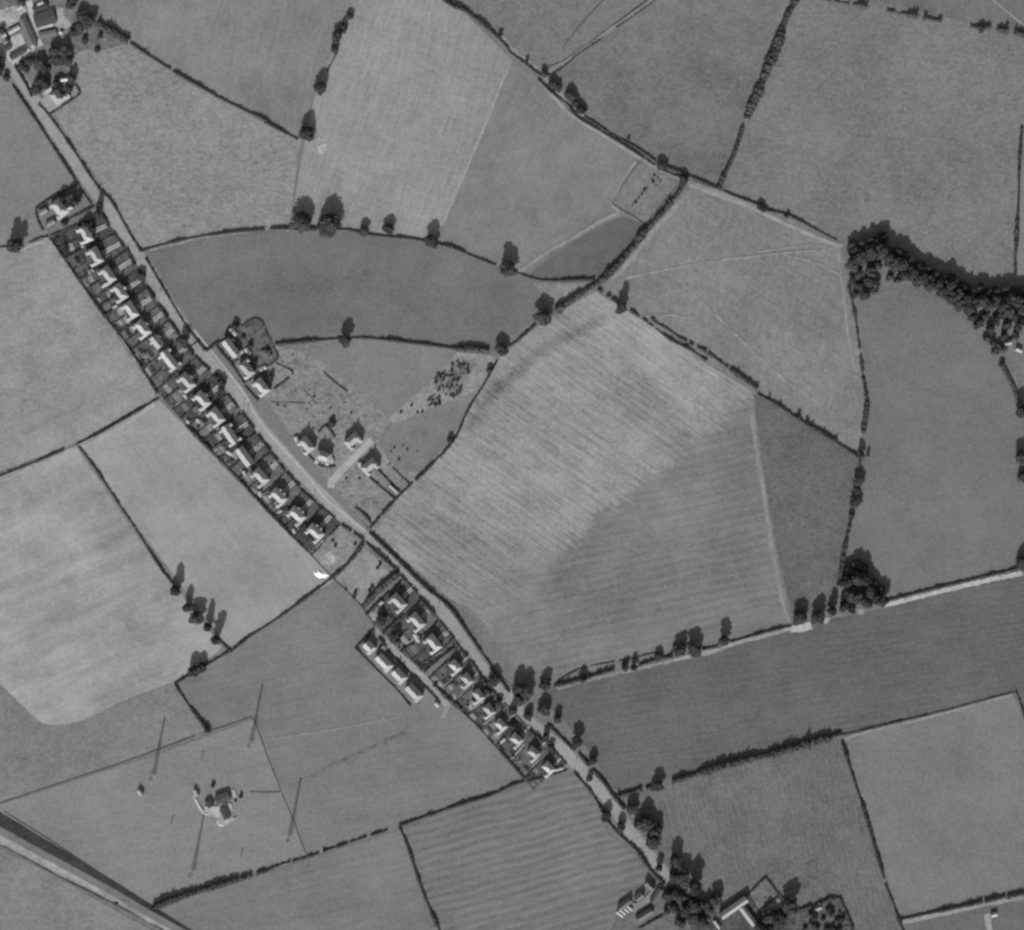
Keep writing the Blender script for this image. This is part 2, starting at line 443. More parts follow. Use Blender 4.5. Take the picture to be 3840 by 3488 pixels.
sheet('field', WL('X 1175,572 1240,617 1350,692 1482,770 1500,900 1525,1060 1557,1215 1300,1292 1090,1345 1030,1332 930,1200 890,1182 735,1050 800,960 885,870 950,760 985,700 1080,625'), central_mat(), label='large striped arable field in the middle, pale above and darker below')
# ------------------------------------------------------------------ roads, lanes, paths
ROADM = field_mat('road surface', 153, .04, .05, .04, blot=.02)
VERGE = field_mat('verge grass', 124, .05, .07, .06)
PAVE = field_mat('footway', 176, .03, .05, .03)
TRACK = field_mat('pale track', 150, .05, .10, .05)
CONC = field_mat('concrete', 186, .03, .05, .03)
YARD = field_mat('pale yard', 186, .04, .08, .05, blot=.03)
FADED = field_mat('worn grass line', 142, .03, .08, .05)
DKGR = field_mat('dark grass', 100, .04, .07, .05)
ROAD = WL('A -60,250 0,370 130,560 340,880 540,1180 720,1450 / B 810,330 870,470 960,620 1080,775 1190,960 1330,1170 1480,1390 / '
          'C 60,370 240,595 420,800 540,985 720,1195 900,1400 1060,1560 / D 800,505 960,640 1100,780 1290,960 1420,1080 1560,1230 1700,1430 1850,1650 / '
          'E 1190,990 1300,1140 1430,1270 1560,1370 1680,1480 1790,1600 / F 520,770 620,900 700,1020 800,1150 900,1280 1000,1420 1120,1600 1260,1814 1340,1930')
strip('verge', ROAD, 13.0, VERGE, label='grass verges of the main road', jitter=.5)
sheet('verge', WL('C 150,430 270,360 700,950 860,1200 1000,1330 1090,1440 1280,1680 1390,1790 1330,1790 980,1480 720,1150 520,920 300,600'),
      field_mat('mown verge', 121, .03, .03, .04), label='broad mown verge in front of the new houses')
strip('road', ROAD, 8.6, ROADM, label='pale main road running through the village', jitter=.12, step=3.0)
FOOT = WL('C 60,280 260,530 440,760 500,890 640,1080 860,1320 1000,1490 / D 640,340 800,470 960,600')
strip('footpath', FOOT, 1.3, PAVE, label='thin bright footway along the road', jitter=.1)
SIDE = WL('C 1400,1110 1330,1180 1200,1310 1100,1420 1090,1470')
strip('side_road', SIDE, 5.2, field_mat('side road', 170, .03, .05, .03), label='short bright estate road between the new houses')
BACK = WL('D 1030,1340 1110,1430 1230,1550 1340,1650 1470,1790 / E 760,1100')
strip('back_lane', BACK, 4.6, field_mat('back lane', 156, .04, .07, .04), label='pale back lane behind the lower houses', jitter=.3)
strip('back_lane', WL('D 1350,1640 1480,1530 1625,1420'), 5.0, field_mat('lane link', 124, .04, .05, .04), label='grey lane linking the road to the back lane')
LANE = WL('G 1490,-60 1560,0 1720,70 1870,180 1990,290 / H 140,370 340,530 430,620 530,740 640,860 780,950 900,1040 1040,1130 1230,1265 1330,1310 1490,1385 1680,1450 1850,1520 2016,1585 / J 110,130 300,220 450,285 640,350')
strip('lane', LANE, 3.6, field_mat('field lane', 140, .05, .08, .05), label='narrow hedged lane curving across the fields', jitter=.3)
strip('lane', WL('H 420,540 520,475 640,395 760,310 900,210 1190,0 1260,-60'), 3.4, field_mat('side lane', 134, .05, .08, .05), label='grassy side lane climbing to the top edge', jitter=.3)
strip('farm_track', WL('O 958,1354 1300,1268 1600,1195 2005,1105'), 3.3, field_mat('white track', 180, .06, .10, .06, blot=.06), label='straight white farm track beside the dark hedge', jitter=.4, step=2.5)
strip('farm_track', WL('R 380,1175 600,1110 850,1050 1000,1022 1270,955'), 3.0, field_mat('worn margin', 136, .04, .12, .06), label='worn pale margin below the broken hedge', jitter=.5)
strip('farm_track', WL('R 1270,955 1590,885 1700,840 2016,755 / L 930,1625 990,1625'), 3.2, TRACK, label='pale dusty margin below the pair of field trees', jitter=.4)
strip('farm_track', WL('O 250,1525 330,1525 415,1498'), 5.5, field_mat('dusty gate', 178, .04, .1, .05), label='bright bare ground at the field gate', jitter=.4)
sheet('bare_patch', WL('O 495,1465 525,1445 550,1455 535,1480 505,1490'), field_mat('bare patch a', 172, .03, .1, .05), label='small bright bare patch between two trees by the track')
sheet('bare_patch', WL('O 765,1385 785,1370 808,1385 800,1412 770,1415'), field_mat('bare patch b', 150, .03, .1, .05), label='small pale bare patch below the copse')
strip('field_path', WL('L 640,0 665,170 700,400 740,640 790,980 840,1240 880,1440 940,1600'), 3.0, field_mat('field path', 137, .04, .08, .05), label='pale worn path between the striped field and the root crop', jitter=.5)
strip('field_path', WL('K 590,345 700,270 850,170 1000,90 / H 700,1740 800,1680 880,1640 950,1605 895,1548'), 2.6, FADED, label='faint worn path from the lone tree to the allotment', jitter=.3)
strip('field_path', WL('H 350,610 470,750 600,880 800,1005 1000,1130 1130,1210'), 2.2, field_mat('lane margin', 150, .03, .08, .05), label='pale field edge below the curving lane', jitter=.3)
strip('field_path', WL('H 1080,1220 1000,1330 890,1530'), 2.0, FADED, label='pale line along the allotment fence', jitter=.2)
strip('field_path', WL('G 2000,560 1880,880 1760,1160 1600,1540 1530,1690'), 1.8, field_mat('field edge', 156, .03, .08, .05), label='pale straight edge of the ley field', jitter=.3)
strip('field_path', WL('K 1170,500 1330,600 1480,690 1700,830 1900,960'), 2.2, field_mat('plough edge', 152, .03, .08, .05), label='pale headland along the bushy diagonal hedge', jitter=.3)
strip('field_path', WL('H 1480,1400 1700,1480 1900,1550 2016,1600 / J 80,120 300,220 600,350'), 2.4, field_mat('stubble edge', 152, .03, .08, .05), label='pale verge along the lane to the wood', jitter=.3)
strip('field_path', WL('J 610,390 650,700 690,1050 740,1300'), 1.6, FADED, label='faint pale headland by the winding hedge', jitter=.3)
strip('field_path', WL('J 0,395 200,365 420,340 590,375'), 1.4, FADED, label='faint curved track across the stubble', jitter=.3)
for q, (sp, wd, lb) in enumerate([('X 1232,548 1340,525 1460,507 1560,497 1645,490', 1.6, 'pale worn line across the middle of the stubble field'), ('X 1345,392 1300,440 1250,500 1205,552', 4.0, 'pale broad margin beside the thick diagonal hedge'),
                  ('X 1345,560 1400,610 1480,690 1560,760', 1.3, 'faint slanting line down the stubble field'), ('X 1270,622 1310,620 1365,626', 1.2, 'short bright line above the bushy double hedge'), ('X 1460,510 1520,500 1600,515 1660,545', 1.2, 'faint second line near the wood corner')]):
    strip('field_path', WL(sp), wd, field_mat('stubble line %d' % q, 143, .04, .14, .06, seed=q), label=lb, jitter=.4)
strip('field_path', WL('Q 0,375 300,330 600,280 1000,200'), 1.4, field_mat('faint trod', 133, .03, .08, .05), label='faint trodden line across the grey field', jitter=.2)
strip('field_path', WL('Q 150,745 350,650 450,590 700,480 900,390 1050,320'), 2.6, field_mat('dark trod', 115, .06, .16, .07, blot=.1), label='dark overgrown ditch line across the grey field', jitter=.6)
strip('field_path', WL('I 1780,0 1900,100 2016,190'), 2.2, FADED, label='pale path slanting across the top corner')
strip('field_path', WL('Q 1330,210 1380,80 / E 740,1060'), 3.0, TRACK, label='worn track at the end of the back lane', jitter=.4)
strip('field_path', WL('P 1080,1760 1400,1690 1700,1625 2016,1565'), 3.4, field_mat('bare edge', 150, .03, .08, .05), label='pale bare edge below the dark bottom hedge', jitter=.4)
strip('field_path', WL('P 1735,1690 1755,1814 1765,1880'), 4.6, field_mat('bare strip', 158, .03, .08, .05), label='pale strip running off the bottom edge', jitter=.4)
strip('field_path', WL('P 650,385 720,345 1000,275 1300,205 1940,30'), 1.8, field_mat('meadow edge', 143, .03, .08, .05), label='pale edge along the top of the grey meadow', jitter=.3)
strip('field_path', WL('B 130,690 330,610 400,590 640,930 820,1190 1180,1740'), 2.6, field_mat('stubble margin', 157, .03, .07, .05), label='pale field margin behind the long row', jitter=.5, )
strip('field_path', WL('S 30,1110 300,985 560,870'), 2.0, field_mat('crop margin', 160, .03, .07, .05), label='pale margin below the field hedge', jitter=.4)
strip('field_path', WL('S 620,860 800,770 1000,650 1180,530'), 3.0, field_mat('crop margin b', 163, .03, .07, .05), label='bright margin of the smooth pale field', jitter=.5)
sheet('bare_patch', WL('D 640,760 690,740 720,800 690,850 640,830 600,790'), field_mat('bare plot', 165, .03, .15, .06), label='pale bare soil in the waste plot')
sheet('bare_patch', WL('G 585,1110 640,1080 660,1110 625,1160 595,1150'), field_mat('bare ley', 172, .03, .12, .06), label='pale trampled patch by the trees of the ley field')

# village yards
sheet('yard', WL('V -40,200 440,90 480,330 340,430 180,500 -40,500'), field_mat('village yard', 172, .05, .15, .05, blot=.1), label='pale trampled yard at the top corner')
sheet('yard', WL('V 50,830 370,640 540,920 630,960 230,1170 60,960'), YARD, label='bright concrete farmyard beside the road')
sheet('yard', WL('V 1075,170 1190,140 1210,300 1340,420 1290,530 1080,530 1030,480 1080,300'), field_mat('village yard b', 166, .05, .08, .05), label='pale rounded yard beside the dark barn')
strip('path', WL('V 540,20 580,150 600,330 640,560 700,700 760,880'), 4.5, YARD, label='bright farm drive between the village barns', jitter=.2)
strip('path', WL('V 600,270 800,215 990,170'), 3.0, YARD, label='bright path above the dark barn')
strip('path', WL('V 640,570 820,510 1010,460'), 3.0, YARD, label='bright path below the dark barn')
sheet('yard', WL('A 300,770 390,705 465,805 370,862'), field_mat('house yard', 152, .03, .05, .04), label='square grey yard of the hedged house')
strip('path', WL('A 330,715 400,665'), 2.6, YARD, label='bright garden wall path of the hedged house')
strip('path', WL('A 95,490 180,430 260,385'), 3.0, YARD, label='bright track entering the farmyard')

# ------------------------------------------------------------------ gardens of the rows
def ray_hit(p, d, poly, far=80.0):
    best = None
    for a, b in zip(poly, poly[1:]):
        e = b - a
        den = d.x * e.y - d.y * e.x
        if abs(den) < 1e-9: continue
        q = a - p
        t = (q.x * e.y - q.y * e.x) / den
        u = (q.x * d.y - q.y * d.x) / den
        if t > 0 and -0.001 <= u <= 1.001 and t < far and (best is None or t < best): best = t
    return best
BACKLINE = WL('B 380,590 620,940 800,1190 960,1400 1190,1760 / C 0,1000 380,1390 760,1790 / D 300,530 510,740 690,930 920,1170 1020,1310 1340,1620 / E 590,850 660,940 870,1130 1000,1260 1340,1650')
FRONTLINE = WL('B 700,300 770,400 870,550 960,670 1040,820 1110,960 1200,1100 1290,1220 1370,1330 1480,1490 1640,1630 / C 80,490 200,620 310,770 420,920 540,1080 640,1210 760,1360 870,1490 990,1600 1130,1710 / '
               'D 770,540 950,670 1200,900 1340,1050 1470,1210 1610,1390 1720,1540 1820,1690 / E 1130,1010 1370,1260 1480,1370 1560,1430 1680,1570')
HOUSES = {  # index: (lit roof centre, kind)
 1: ('B', 645, 570, 'a'), 2: ('B', 720, 735, 'a'), 3: ('B', 815, 880, 'a'), 4: ('B', 905, 1010, 'g'), 5: ('B', 985, 1145, 'a'), 6: ('B', 1075, 1285, 'g'),
 7: ('B', 1180, 1388, 's'), 8: ('B', 1275, 1525, 't'), 9: ('B', 1412, 1685, 'g'), 10: ('C', 115, 815, 'g'), 11: ('C', 222, 938, 'a'), 12: ('C', 320, 1080, 't'),
 13: ('C', 430, 1245, 'p'), 14: ('C', 555, 1395, 'a'), 15: ('C', 690, 1545, 'w'), 16: ('C', 830, 1685, 'w'), 17: ('D', 565, 605, 'w'),
 18: ('D', 1190, 1130, 'a'), 19: ('D', 1330, 1275, 'a'), 20: ('D', 1455, 1440, 'a'),
 21: ('E', 810, 812, 'd'), 22: ('E', 900, 910, 'd'), 23: ('E', 985, 1030, 'd'), 24: ('E', 1065, 1140, 'd'), 25: ('E', 1155, 1255, 'd'), 26: ('E', 1275, 1365, 'd'),
 27: ('E', 1405, 1465, 'd'), 28: ('E', 1515, 1580, 'd')}
HP = {k: W(v[0], v[1], v[2]) for k, v in HOUSES.items()}
ROWS = [list(range(1, 18)), [18, 19, 20], list(range(21, 29))]
HINFO = {}
for row in ROWS:
    for j, k in enumerate(row):
        a = HP[row[max(j - 1, 0)]]; b = HP[row[min(j + 1, len(row) - 1)]]
        d = (b - a).normalized()                     # along the road, downwards
        n = Vector((-d.y, d.x))                      # towards the road
        if n.x < 0: n = -n
        HINFO[k] = (HP[k] + n * 1.7, d, n)
ORD = ['first', 'second', 'third', 'fourth', 'fifth', 'sixth', 'seventh', 'eighth', 'ninth', 'tenth', 'eleventh', 'twelfth', 'thirteenth', 'fourteenth', 'fifteenth', 'sixteenth', 'seventeenth', 'eighteenth', 'nineteenth', 'twentieth',
       'twenty-first', 'twenty-second', 'twenty-third', 'twenty-fourth', 'twenty-fifth', 'twenty-sixth', 'twenty-seventh', 'twenty-eighth', 'twenty-ninth', 'thirtieth']
GM = [field_mat('garden soil %d' % i, v, .06, .14, .09, blot=.18, rows=(r, p, .14, 1.0), seed=60 + i) for i, (v, r, p) in
      enumerate([(78, 34, 1.6), (92, 34, 2.2), (100, -56, 1.8), (86, 34, 3.0), (106, 30, 2.0), (74, -50, 2.4)])]
BEDM = [field_mat('bed %d' % i, v, .05, .12, .10, blot=.15, seed=80 + i) for i, v in enumerate([54, 66, 84, 108, 130, 148])]
FPATH = field_mat('garden path', 168, .03, .1, .04)
BOUND = []
rowname = {0: 'the long row', 1: 'the middle group of three', 2: 'the lower row of eight'}
for ri, row in enumerate(ROWS):
    edges = []
    for j in range(len(row) + 1):
        if j == 0:
            c, d, n = HINFO[row[0]]; m = c - d * ((HP[row[1]] - HP[row[0]]).length / 2)
        elif j == len(row):
            c, d, n = HINFO[row[-1]]; m = c + d * ((HP[row[-1]] - HP[row[-2]]).length * (.5 if ri != 2 else .28))
        else:
            c0, d0, n0 = HINFO[row[j - 1]]; c1, d1, n1 = HINFO[row[j]]
            m = (c0 + c1) / 2; n = (n0 + n1).normalized()
        tb = ray_hit(m, -n, BACKLINE) or 20.0
        tf = ray_hit(m, n, FRONTLINE) or 16.0
        edges.append((m - n * min(tb, 34.0), m, m + n * min(tf, 30.0)))
    for j, k in enumerate(row):
        e0, e1 = edges[j], edges[j + 1]
        c, d, n = HINFO[k]
        tone = random.choice(GM)
        g = sheet('garden', [e0[0], e0[2], e1[2], e1[0]], tone, label='garden plot of the %s house in %s from the top' % (ORD[j], rowname[ri]))
        mid0 = (e0[0] + e1[0]) / 2
        # vegetable beds in each half of the back garden
        zb = layer() + .003
        for h in range(2):
            for s in range(3):
                if random.random() < 0.22: continue
                u0 = (0.06 if h == 0 else 0.54) + random.uniform(0, .05); u1 = u0 + random.uniform(.28, .38)
                w0 = 0.03 + s * 0.22 + random.uniform(0, .04); w1 = w0 + random.uniform(.13, .2)
                def P(u, w):
                    p = e0[0].lerp(e1[0], u); q = e0[1].lerp(e1[1], u)
                    return p.lerp(q, w)
                sheet('bed', [P(u0, w0), P(u1, w0), P(u1, w1), P(u0, w1)], random.choice(BEDM), z=zb, parent=g)
        # twin front paths
        zb = layer() + .003
        for s in (-0.6, 0.6) if HOUSES[k][3] != 'd' else (0.9,):
            base = c + d * (s * 1.5)
            tf = ray_hit(base, n, FRONTLINE) or 16.0
            strip('garden_path', [base + n * 4.0, base + n * min(tf + 1.5, 26.0)], 1.3, FPATH, z=zb, parent=g)
        zb = layer() + .003
        if ri == 2 and j == len(row) - 1: continue
        t = 0.94
        p0 = e1[0].lerp(e0[0], 1 - t); p1 = e1[1].lerp(e0[1], 1 - t)
        strip('garden_path', [p0.lerp(p1, .1), p1], 0.9, FPATH, z=zb, parent=g)
    BOUND.append((ri, row, edges))
ZL[0] += 0.01

# ------------------------------------------------------------------ hedges
def hedge_mesh(name, pts, w, h, lump=0.25, gap=0.0, leaves=9, mat=None):
    step = max(0.8, min(1.4, w * 0.5))
    P = resample(pts, step, smooth=True); N = normals(P)
    v = []; f = []
    ring = 8
    rng = random.Random(hash((round(pts[0].x, 1), round(pts[0].y, 1))) & 0xffff)
    keep = []
    on = True; run = 0
    for i in range(len(P)):
        if run <= 0:
            on = rng.random() >= gap
            run = rng.randint(2, 7) if on else rng.randint(1, 3)
        run -= 1
        keep.append(on)
    prev = None
    slow = 1.0
    for i, (p, n) in enumerate(zip(P, N)):
        slow += rng.uniform(-.35, .35) * lump * 1.6
        slow = max(1 - lump, min(1 + lump * 1.5, slow))
        if not keep[i]:
            prev = None; continue
        ww = w * slow * rng.uniform(1 - lump * .5, 1 + lump * .5) / 2; hh = h * slow * rng.uniform(1 - lump * .5, 1 + lump * .6)
        b = len(v)
        for k in range(ring):
            a = math.pi * k / (ring - 1)
            r = rng.uniform(.82, 1.12)
            q = p + n * (math.cos(a) * ww * r)
            v.append((q.x, q.y, max(-0.02, math.sin(a) ** 0.7 * hh * r) if 0 < k < ring - 1 else -0.02))
        if prev is not None:
            for k in range(ring - 1):
                f.append((prev + k, b + k, b + k + 1, prev + k + 1))
        else:
            f.append(tuple(b + k for k in range(ring)))
        if i == len(P) - 1 or not keep[i + 1]:
            f.append(tuple(b + k for k in reversed(range(ring))))
        prev = b
        for q in range(leaves):
            a = rng.uniform(0, math.pi); rr = rng.uniform(.85, 1.2)
            d2 = P[min(i + 1, len(P) - 1)] - P[max(i - 1, 0)]
            if d2.length > 0: d2.normalize()
            cx = p + n * (math.cos(a) * ww * rr) + d2 * rng.uniform(-step * .6, step * .6)
            cz = max(.1, math.sin(a) * hh * rr)
            s = rng.uniform(.18, .42) * (0.8 + .25 * min(w, 4) / 2)
            ax = Vector((rng.uniform(-1, 1), rng.uniform(-1, 1), rng.uniform(-.6, .6))).normalized()
            ay = ax.orthogonal().normalized()
            ay = Matrix.Rotation(rng.uniform(0, 6.28), 3, ax) @ ay
            C = Vector((cx.x, cx.y, cz)); bb = len(v)
            v += [tuple(C - ax * s - ay * s * .7), tuple(C + ax * s - ay * s * .7), tuple(C + ax * s * .8 + ay * s * .8), tuple(C - ax * s * .8 + ay * s * .8)]
            f.append((bb, bb + 1, bb + 2, bb + 3))
    return mesh_py(name, v, f, mat or FOLH)
def hedge(spec, w, h, label, lump=0.25, gap=0.0, leaves=9, name='hedge', group=None, cat='hedge'):
    pts = WL(spec) if isinstance(spec, str) else spec
    if w < 3 and isinstance(spec, str): w *= .85; h *= .85; lump = max(lump, .38)
    o = add_mesh(name, hedge_mesh(name, pts, w, h, lump, gap, leaves))
    return tag(o, label, cat, group)

FH = 'field hedges'
for spec, w, h, lab, lump, gap in [
 ('A 100,650 340,1010 585,1385 690,1540', 1.7, 1.5, 'clipped roadside hedge of the grass field opposite the rough pasture', .2, 0),
 ('A 115,500 170,590 215,670 240,730', 2.6, 2.6, 'short dense hedge below the farmyard track by the road', .35, 0),
 ('A 295,790 370,870 560,1140 745,1420 830,1505 920,1650 1010,1814 / B 1000,580 1065,690', 1.8, 1.6, 'long roadside hedge of the rough pasture', .2, 0),
 ('A 375,868 470,805 560,745 605,705 570,640', 1.5, 1.5, 'bent hedge round the yard of the hedged house', .25, 0),
 ('B 1105,745 1230,960 1400,1240 1550,1440', 1.8, 1.6, 'roadside hedge of the dark meadow', .2, 0),
 ('B 1555,1440 1620,1395 1690,1365', 1.5, 1.4, 'short hedge from the road to the first new house', .2, 0),
 ('A 740,175 870,250 970,310', 5.5, 4.0, 'thick overgrown hedge end beside the village trees', .4, 0),
 ('A 985,325 1110,410 1290,525', 1.6, 1.6, 'thin straight hedge running out from the village, upper length', .25, 0),
 ('A 1310,540 1500,650 1720,770 2016,915 / G 200,930 440,1055', 1.7, 1.7, 'thin straight hedge running out from the village, lower length', .25, 0),
 ('G 725,410 690,480 660,540', .9, .9, 'faint hedge remnant linking the ley field trees', .3, .2),
 ('B 1065,690 1200,650 1400,600 1600,565 1810,540 2000,527', 1.6, 1.5, 'curving field hedge starting at the main road', .2, 0),
 ('G 230,1730 380,1728 540,1735 760,1735 880,1750 960,1770 1140,1790 1330,1810 / K 0,135 100,160 240,220 420,290', 1.7, 1.6, 'curving field hedge under the pair of large round trees', .25, 0),
 ('K 570,345 640,370 720,395 820,408 1000,405 1170,398', 1.6, 1.6, 'curved hedge below the lens-shaped paddock', .2, 0),
 ('H 1440,1390 1390,1470 1340,1530', 3.0, 2.6, 'short upper length of the thick diagonal hedge by the lane', .35, 0),
 ('H 1340,1530 1290,1590 1200,1690 1090,1814 / K 1500,110 1400,220 1320,310 1250,380', 4.2, 3.6, 'thick dark diagonal hedge beside the lens-shaped paddock', .35, 0),
 ('K 1250,385 1170,440 1000,550 880,640', 4.2, 3.4, 'thick dark hedge between the dark meadow and the headland', .3, 0),
 ('K 720,740 600,850 530,900', 2.0, 2.0, 'thin hedge length between two bushy trees on the headland', .3, 0),
 ('K 430,1020 340,1180 210,1390 120,1590 0,1740 / C 1990,1150', 1.4, 1.4, 'thin boundary hedge of the small paddock and striped field', .3, .05),
 ('C 1900,1240 1820,1330 1700,1440 1580,1560 1480,1670 1390,1775', 1.8, 1.8, 'boundary hedge of the building land and striped field', .3, .06),
 ('K 1190,475 1250,510 1350,580', 1.6, 1.6, 'short broken hedge at the top corner of the striped field', .4, .1),
 ('K 1440,630 1600,745 1740,855 1900,935 2016,1015', 1.6, 1.6, 'lower row of the bushy diagonal double hedge', .5, .08),
 ('K 1600,690 1640,730 1730,780 1830,850 1960,920 2016,950 / J 0,1425', 2.6, 2.0, 'upper bushy row of the diagonal double hedge', .5, .16),
 ('J 0,1465 150,1550 320,1660 480,1760 600,1814 / L 1060,85 1280,218 1450,332', 1.7, 1.7, 'thin straight diagonal hedge running down to the winding hedge', .35, .05),
 ('C 670,385 900,365 1200,340 1400,340 1700,375 2016,415 / K 110,918', 1.8, 1.7, 'gently arched hedge behind the new houses', .2, 0),
 ('K 130,925 250,930 370,942', 4.0, 3.0, 'short thick block of hedge above the scrubland', .2, 0),
 ('G 1490,-40 1600,40 1700,80 1850,190 2016,350 / H 130,395 250,485 350,562 420,572', 2.2, 2.0, 'dark hedge of the curving lane, upper length', .25, 0),
 ('G 1560,-10 1660,30 1720,75', 1.3, 1.2, 'short outer hedge of the lane at the top edge', .3, 0),
 ('H 420,572 500,525 560,480 640,412 830,285', .8, .7, 'outer thin hedge of the side lane, lower length', .25, 0),
 ('H 930,208 1030,140 1210,10 1280,-40', .95, .85, 'outer thin hedge of the side lane, upper length', .3, .05),
 ('H 420,500 500,475 560,440 760,300 920,180 1170,0', .6, .5, 'inner thin hedge of the side lane', .25, 0),
 ('H 540,340 640,210 720,120 830,0', .5, .45, 'faint thin hedge slanting across the triangular pasture', .3, .12),
 ('H 340,600 430,690 560,790 630,880 800,985 1000,1105 1220,1250', 1.3, 1.3, 'thin lower hedge of the curving lane', .25, 0),
 ('H 690,880 870,1000 1100,1130 1230,1220', 1.2, 1.2, 'thin upper hedge of the curving lane', .25, 0),
 ('H 1310,1265 1450,1320 1570,1372 1680,1420', 1.9, 1.8, 'dark lane hedge between the corner tree and the hedge belt', .3, 0),
 ('H 1740,1440 1870,1500 2016,1550 / J 60,75 220,110 400,200 500,255 600,302', 1.3, 1.3, 'thin lane hedge leading to the wood', .3, .05),
 ('H 1240,1270 1330,1310 1420,1345', 1.0, 1.0, 'short thin hedge across the top of the allotment', .3, 0),
 ('I 290,-40 270,40 210,150 140,370 90,480', 6.0, 4.2, 'tall thick hedge belt coming in from the top edge', .35, 0),
 ('I 90,480 50,580 5,700 / H 1950,800 1915,900', 5.2, 4.0, 'middle length of the tall thick hedge belt', .35, 0),
 ('H 1880,970 1830,1130 1790,1230 1740,1330', 3.6, 3.2, 'narrower lower length of the tall hedge belt', .25, 0),
 ('H 1735,1340 1720,1380 1702,1425', 5.0, 3.4, 'bushy foot of the tall hedge belt at the lane', .3, 0),
 ('I 440,-12 700,28 830,60', 2.2, 2.0, 'broken bushy hedge along the top edge, first length', .8, .4),
 ('I 980,80 1100,105 1230,130 1390,160', 2.6, 2.4, 'broken bushy hedge along the top edge, middle length', .8, .25),
 ('I 1610,200 1690,215 1760,210 1850,235 1940,245 2040,285', 2.8, 2.6, 'broken bushy hedge along the top edge, last length', .7, .15),
 ('I 2000,960 1985,1150 1978,1300 1975,1500 1955,1814 / J 1960,300 1950,430 1950,560', 2.6, 2.4, 'upright dark hedge near the picture edge above the wood', .4, .03),
 ('J 690,660 735,850 750,950 770,1100 800,1350', 2.99, 2.6, 'winding hedge going down from the wood, upper length', .65, .05),
 ('J 800,1350 825,1500 820,1620 800,1750', 2.99, 2.6, 'winding hedge going down from the wood, lower length', .4, .05),
 ('L 1510,0 1480,150', 1.6, 1.6, 'short hedge length above the hedge junction by the root crop', .3, .05),
 ('L 1465,345 1455,430', 2.6, 2.4, 'short hedge length below the hedge junction by the root crop', .4, .05),
 ('L 1390,800 1380,860 1350,1000 1330,1120 1305,1310', 2.7, 2.4, 'thin hedge between root crop and meadow above the copse', .35, .03),
 ('R 360,1152 500,1122 830,1022', 1.8, 1.6, 'broken hedge with gaps left of the field trees', .7, .25),
 ('R 1000,1000 1130,955 1250,932', 1.9, 1.7, 'broken hedge between the small trees and the pair', .6, .15),
 ('R 380,1120 480,1060 600,1010 870,960 1150,900', 0.8, .8, 'faint outer line of the broken hedge', .3, .1),
 ('R 1480,878 1600,850', 1.8, 1.7, 'short hedge length between the pair of trees and the single tree', .3, 0),
 ('R 1690,822 2016,732 / L 940,1608', 2.0, 1.9, 'straight hedge from the single field tree to the gate', .25, 0),
 ('O 970,1318 1300,1232 1600,1160 1960,1075', 2.6, 2.4, 'straight dark hedge beside the white farm track', .15, 0),
 ('F 640,800 720,780 815,745', 3.6, 3.2, 'thick hedge end by the main road at the lower bend', .4, 0),
 ('F 850,742 890,735', 3.0, 2.8, 'bush-like hedge piece beside the small round tree', .4, 0),
 ('F 1050,690 1200,645 1350,600 1500,552', 3.6, 2.9, 'thick dark hedge across the dark fields, first length', .45, 0),
 ('F 1500,552 1650,515 1800,482 2016,420 / P 60,495', 3.8, 3.0, 'thick dark hedge across the dark fields, middle length', .5, 0),
 ('P 75,490 180,462', 4.4, 3.6, 'oval hedge clump in the thick dark hedge', .4, 0),
 ('P 200,455 300,430 400,405', 4.0, 3.4, 'thick dark hedge across the dark fields, last length', .5, .05),
 ('P 420,395 480,378 545,360', 5.0, 4.2, 'largest oval clump near the end of the thick hedge', .3, 0),
 ('P 555,352 630,330', 4.0, 3.6, 'end clump of the thick hedge at the field corner', .4, 0),
 ('P 640,338 760,310 1000,252 1280,187', 1.3, 1.2, 'thin hedge along the top of the grey meadow', .3, .06),
 ('P 1280,187 1500,130 1700,75 1940,15', 0.8, .8, 'faint thin fence hedge at the top corner of the grey meadow', .3, .12),
 ('P 1955,5 1990,100 2030,230', 1.6, 1.6, 'dark hedge at the picture edge beside the grey meadow', .3, 0),
 ('P 640,385 720,640 830,980 900,1220 960,1430', 2.2, 2.0, 'straight dark hedge between the striped field and grey meadow', .25, 0),
 ('P 970,1470 1030,1620 1065,1730 1110,1840', 2.2, 2.0, 'lower end of the hedge reaching the bottom edge', .25, 0),
 ('P 1075,1735 1250,1695 1400,1665 1700,1600', 2.4, 2.0, 'dark hedge along the foot of the grey meadow', .2, 0),
 ('P 1720,1598 1800,1575 1870,1560', 3.0, 2.6, 'bushy middle of the hedge at the foot of the grey meadow', .4, 0),
 ('P 1890,1560 1950,1545 2040,1530', 4.6, 3.6, 'thick clump at the outer end of the bottom meadow hedge', .3, 0),
 ('E 1360,1675 1500,1640 1660,1590', 1.8, 1.6, 'hedge below the garden of the last house', .25, 0),
 ('E 1340,1672 1250,1700 / Q 1700,790 1500,850 1250,938', 2.2, 2.0, 'straight dark hedge running away from the last house', .2, 0),
 ('Q 1240,942 1130,980 1010,1022', 2.6, 2.4, 'bushy length of the long bottom hedge by the ridged field', .4, .05),
 ('Q 910,1058 760,1105 600,1160 430,1215', 2.0, 1.8, 'broken middle length of the long bottom hedge', .45, .1),
 ('Q 390,1235 250,1280 130,1310 0,1365', 2.6, 2.4, 'bushy length of the long bottom hedge below the masts', .6, .15),
 ('N 2010,1362 1940,1385', 2.6, 2.4, 'short bushy piece of the long bottom hedge', .5, 0),
 ('N 1900,1400 1820,1425', 3.2, 2.8, 'round clump in the long bottom hedge', .5, 0),
 ('N 1800,1430 1600,1490 1400,1550 1165,1640', 3.8, 3.2, 'thick end of the long bottom hedge near the railway bank', .3, 0),
